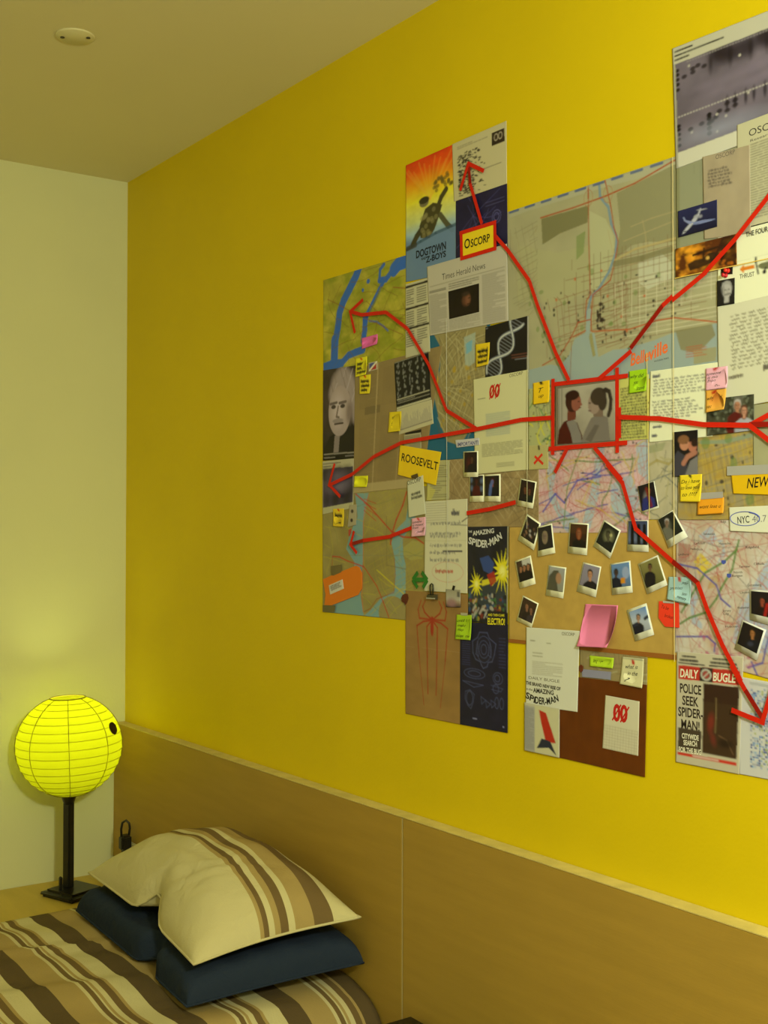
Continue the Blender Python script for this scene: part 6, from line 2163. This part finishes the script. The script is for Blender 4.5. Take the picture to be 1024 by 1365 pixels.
# ------------------------------------------------------------------ red tape routes
tape('red_tape_arrow', 'red tape arrow pointing left into the ochre topographic map',
     chain((1.6198, 1.6564), (1.5315, 1.6970), (1.4743, 1.7925), (1.4061, 1.8707), (1.3318, 1.9151), (1.2441, 1.9227), (1.2006, 1.9363)) + [((1.2485, 1.9542), (1.1983, 1.9354)), ((1.1983, 1.9392), (1.2182, 1.8878))], 9, 'red tape arrows')
tape('red_tape_arrow', 'long red tape arrow pointing left into the small gel scan',
     chain((1.8205, 1.6611), (1.7441, 1.6634), (1.6181, 1.6552), (1.3859, 1.6447), (1.2899, 1.6218), (1.2091, 1.5881), (1.1154, 1.5670)) + [((1.1405, 1.6139), (1.1161, 1.5649)), ((1.1160, 1.5706), (1.1631, 1.5412))], 9.4, 'red tape arrows')
tape('red_tape_arrow', 'short red tape arrow pointing left on the lower left city map',
     [((1.4193, 1.4738), (1.3447, 1.4560)), ((1.3492, 1.4563), (1.2460, 1.4472)), ((1.2484, 1.4472), (1.2022, 1.4394), 1), ((1.2156, 1.4675), (1.2022, 1.4373)), ((1.1985, 1.4410), (1.2268, 1.4205))], 9, 'red tape arrows')
tape('red_tape_strip', 'short loose red tape strip right of the equation sheet', [((1.5919, 1.5006), (1.6652, 1.5080)), ((1.6628, 1.5078), (1.7287, 1.5184))], 9)
tape('red_tape_arrow', 'red tape arrow pointing up from the framed yellow sign to the dot sheet',
     [((1.6359, 2.0330), (1.6002, 2.1190)), ((1.6020, 2.1158), (1.5967, 2.1547), 1), ((1.5725, 2.1096), (1.5980, 2.1569)), ((1.5945, 2.1558), (1.6418, 2.1294))], 9, 'red tape arrows')
tape('red_tape_strip', 'red tape line from the framed yellow sign down to the couple photo',
     chain((1.6734, 2.0032), (1.7085, 1.9698), (1.7651, 1.9057), (1.7862, 1.8590), (1.8319, 1.7705), (1.8637, 1.7202)), 9)
tape('red_tape_strip', 'red tape line climbing from the couple photo to the upper right edge',
     [((1.9331, 1.7161), (2.0042, 1.7531)), ((2.0026, 1.7573), (2.0717, 1.8173), 1), ((2.0688, 1.8150), (2.0893, 1.8265)), ((2.0882, 1.8204), (2.1542, 1.8524)), ((2.1488, 1.8498), (2.2072, 1.8911)), ((2.2049, 1.8891), (2.2613, 1.9370)), ((2.2600, 1.9360), (2.2974, 1.9681))], 9.4)
tape('red_tape_strip', 'red tape line running right from the couple photo to the right edge',
     [((1.9753, 1.6502), (2.0375, 1.6438)), ((2.0298, 1.6443), (2.0647, 1.6409)), ((2.0627, 1.6410), (2.1515, 1.6249)), ((2.1481, 1.6255), (2.2324, 1.6184)), ((2.2292, 1.6176), (2.2851, 1.6391)), ((2.2303, 1.6196), (2.2850, 1.6164), 1), ((2.2292, 1.6197), (2.2848, 1.5804))], 9.8)
tape('red_tape_arrow', 'long red tape arrow pointing down from the couple photo to the blue pixel sheet',
     [((1.9220, 1.6047), (1.9831, 1.5486)), ((1.9499, 1.5765), (1.9853, 1.5434)), ((1.9838, 1.5463), (2.0135, 1.4686)), ((2.0106, 1.4720), (2.0961, 1.4151)), ((2.0876, 1.4213), (2.1386, 1.3883), 1), ((2.1358, 1.3909), (2.1553, 1.3485)), ((2.1538, 1.3515), (2.1829, 1.2982)), ((2.1813, 1.3014), (2.2148, 1.2513)), ((2.1973, 1.2726), (2.2235, 1.2373)), ((2.2222, 1.2394), (2.2527, 1.2018), 1), ((2.1978, 1.2082), (2.2554, 1.1965)), ((2.2509, 1.1964), (2.2697, 1.2512))], 9, 'red tape arrows')
tape('red_tape_strip', 'stub of red tape below the left corner of the couple photo', [((1.8590, 1.6063), (1.8287, 1.5666))], 9, None, (170, 26, 8))

# thin joints between the printed boards
for lb, a_, b_, cl in (('thin white vertical joint line through the equation sheet', (1.5298, 1.8733), (1.5333, 1.3615), (170, 164, 124)),
                       ('thin white vertical joint line left of the couple photo frame', (1.7599, 1.7515), (1.7578, 1.4711), (160, 152, 100)),
                       ('thin pale vertical joint line between yellow and white letters', (2.0363, 1.7469), (2.0409, 1.4858), (186, 164, 70)),
                       ('thin pale vertical joint line along the tan board and road map', (2.0896, 2.0405), (2.0907, 1.2683), (190, 168, 96)),
                       ('thin yellow slanting joint line under the explosion photo', (2.0930, 1.8535), (2.2751, 1.8522), (196, 160, 60))):
    plate('joint_line', seg_quad(a_, b_, .0012), 8.2, inkmat(cl), None, .0002, lb, 'joint line')
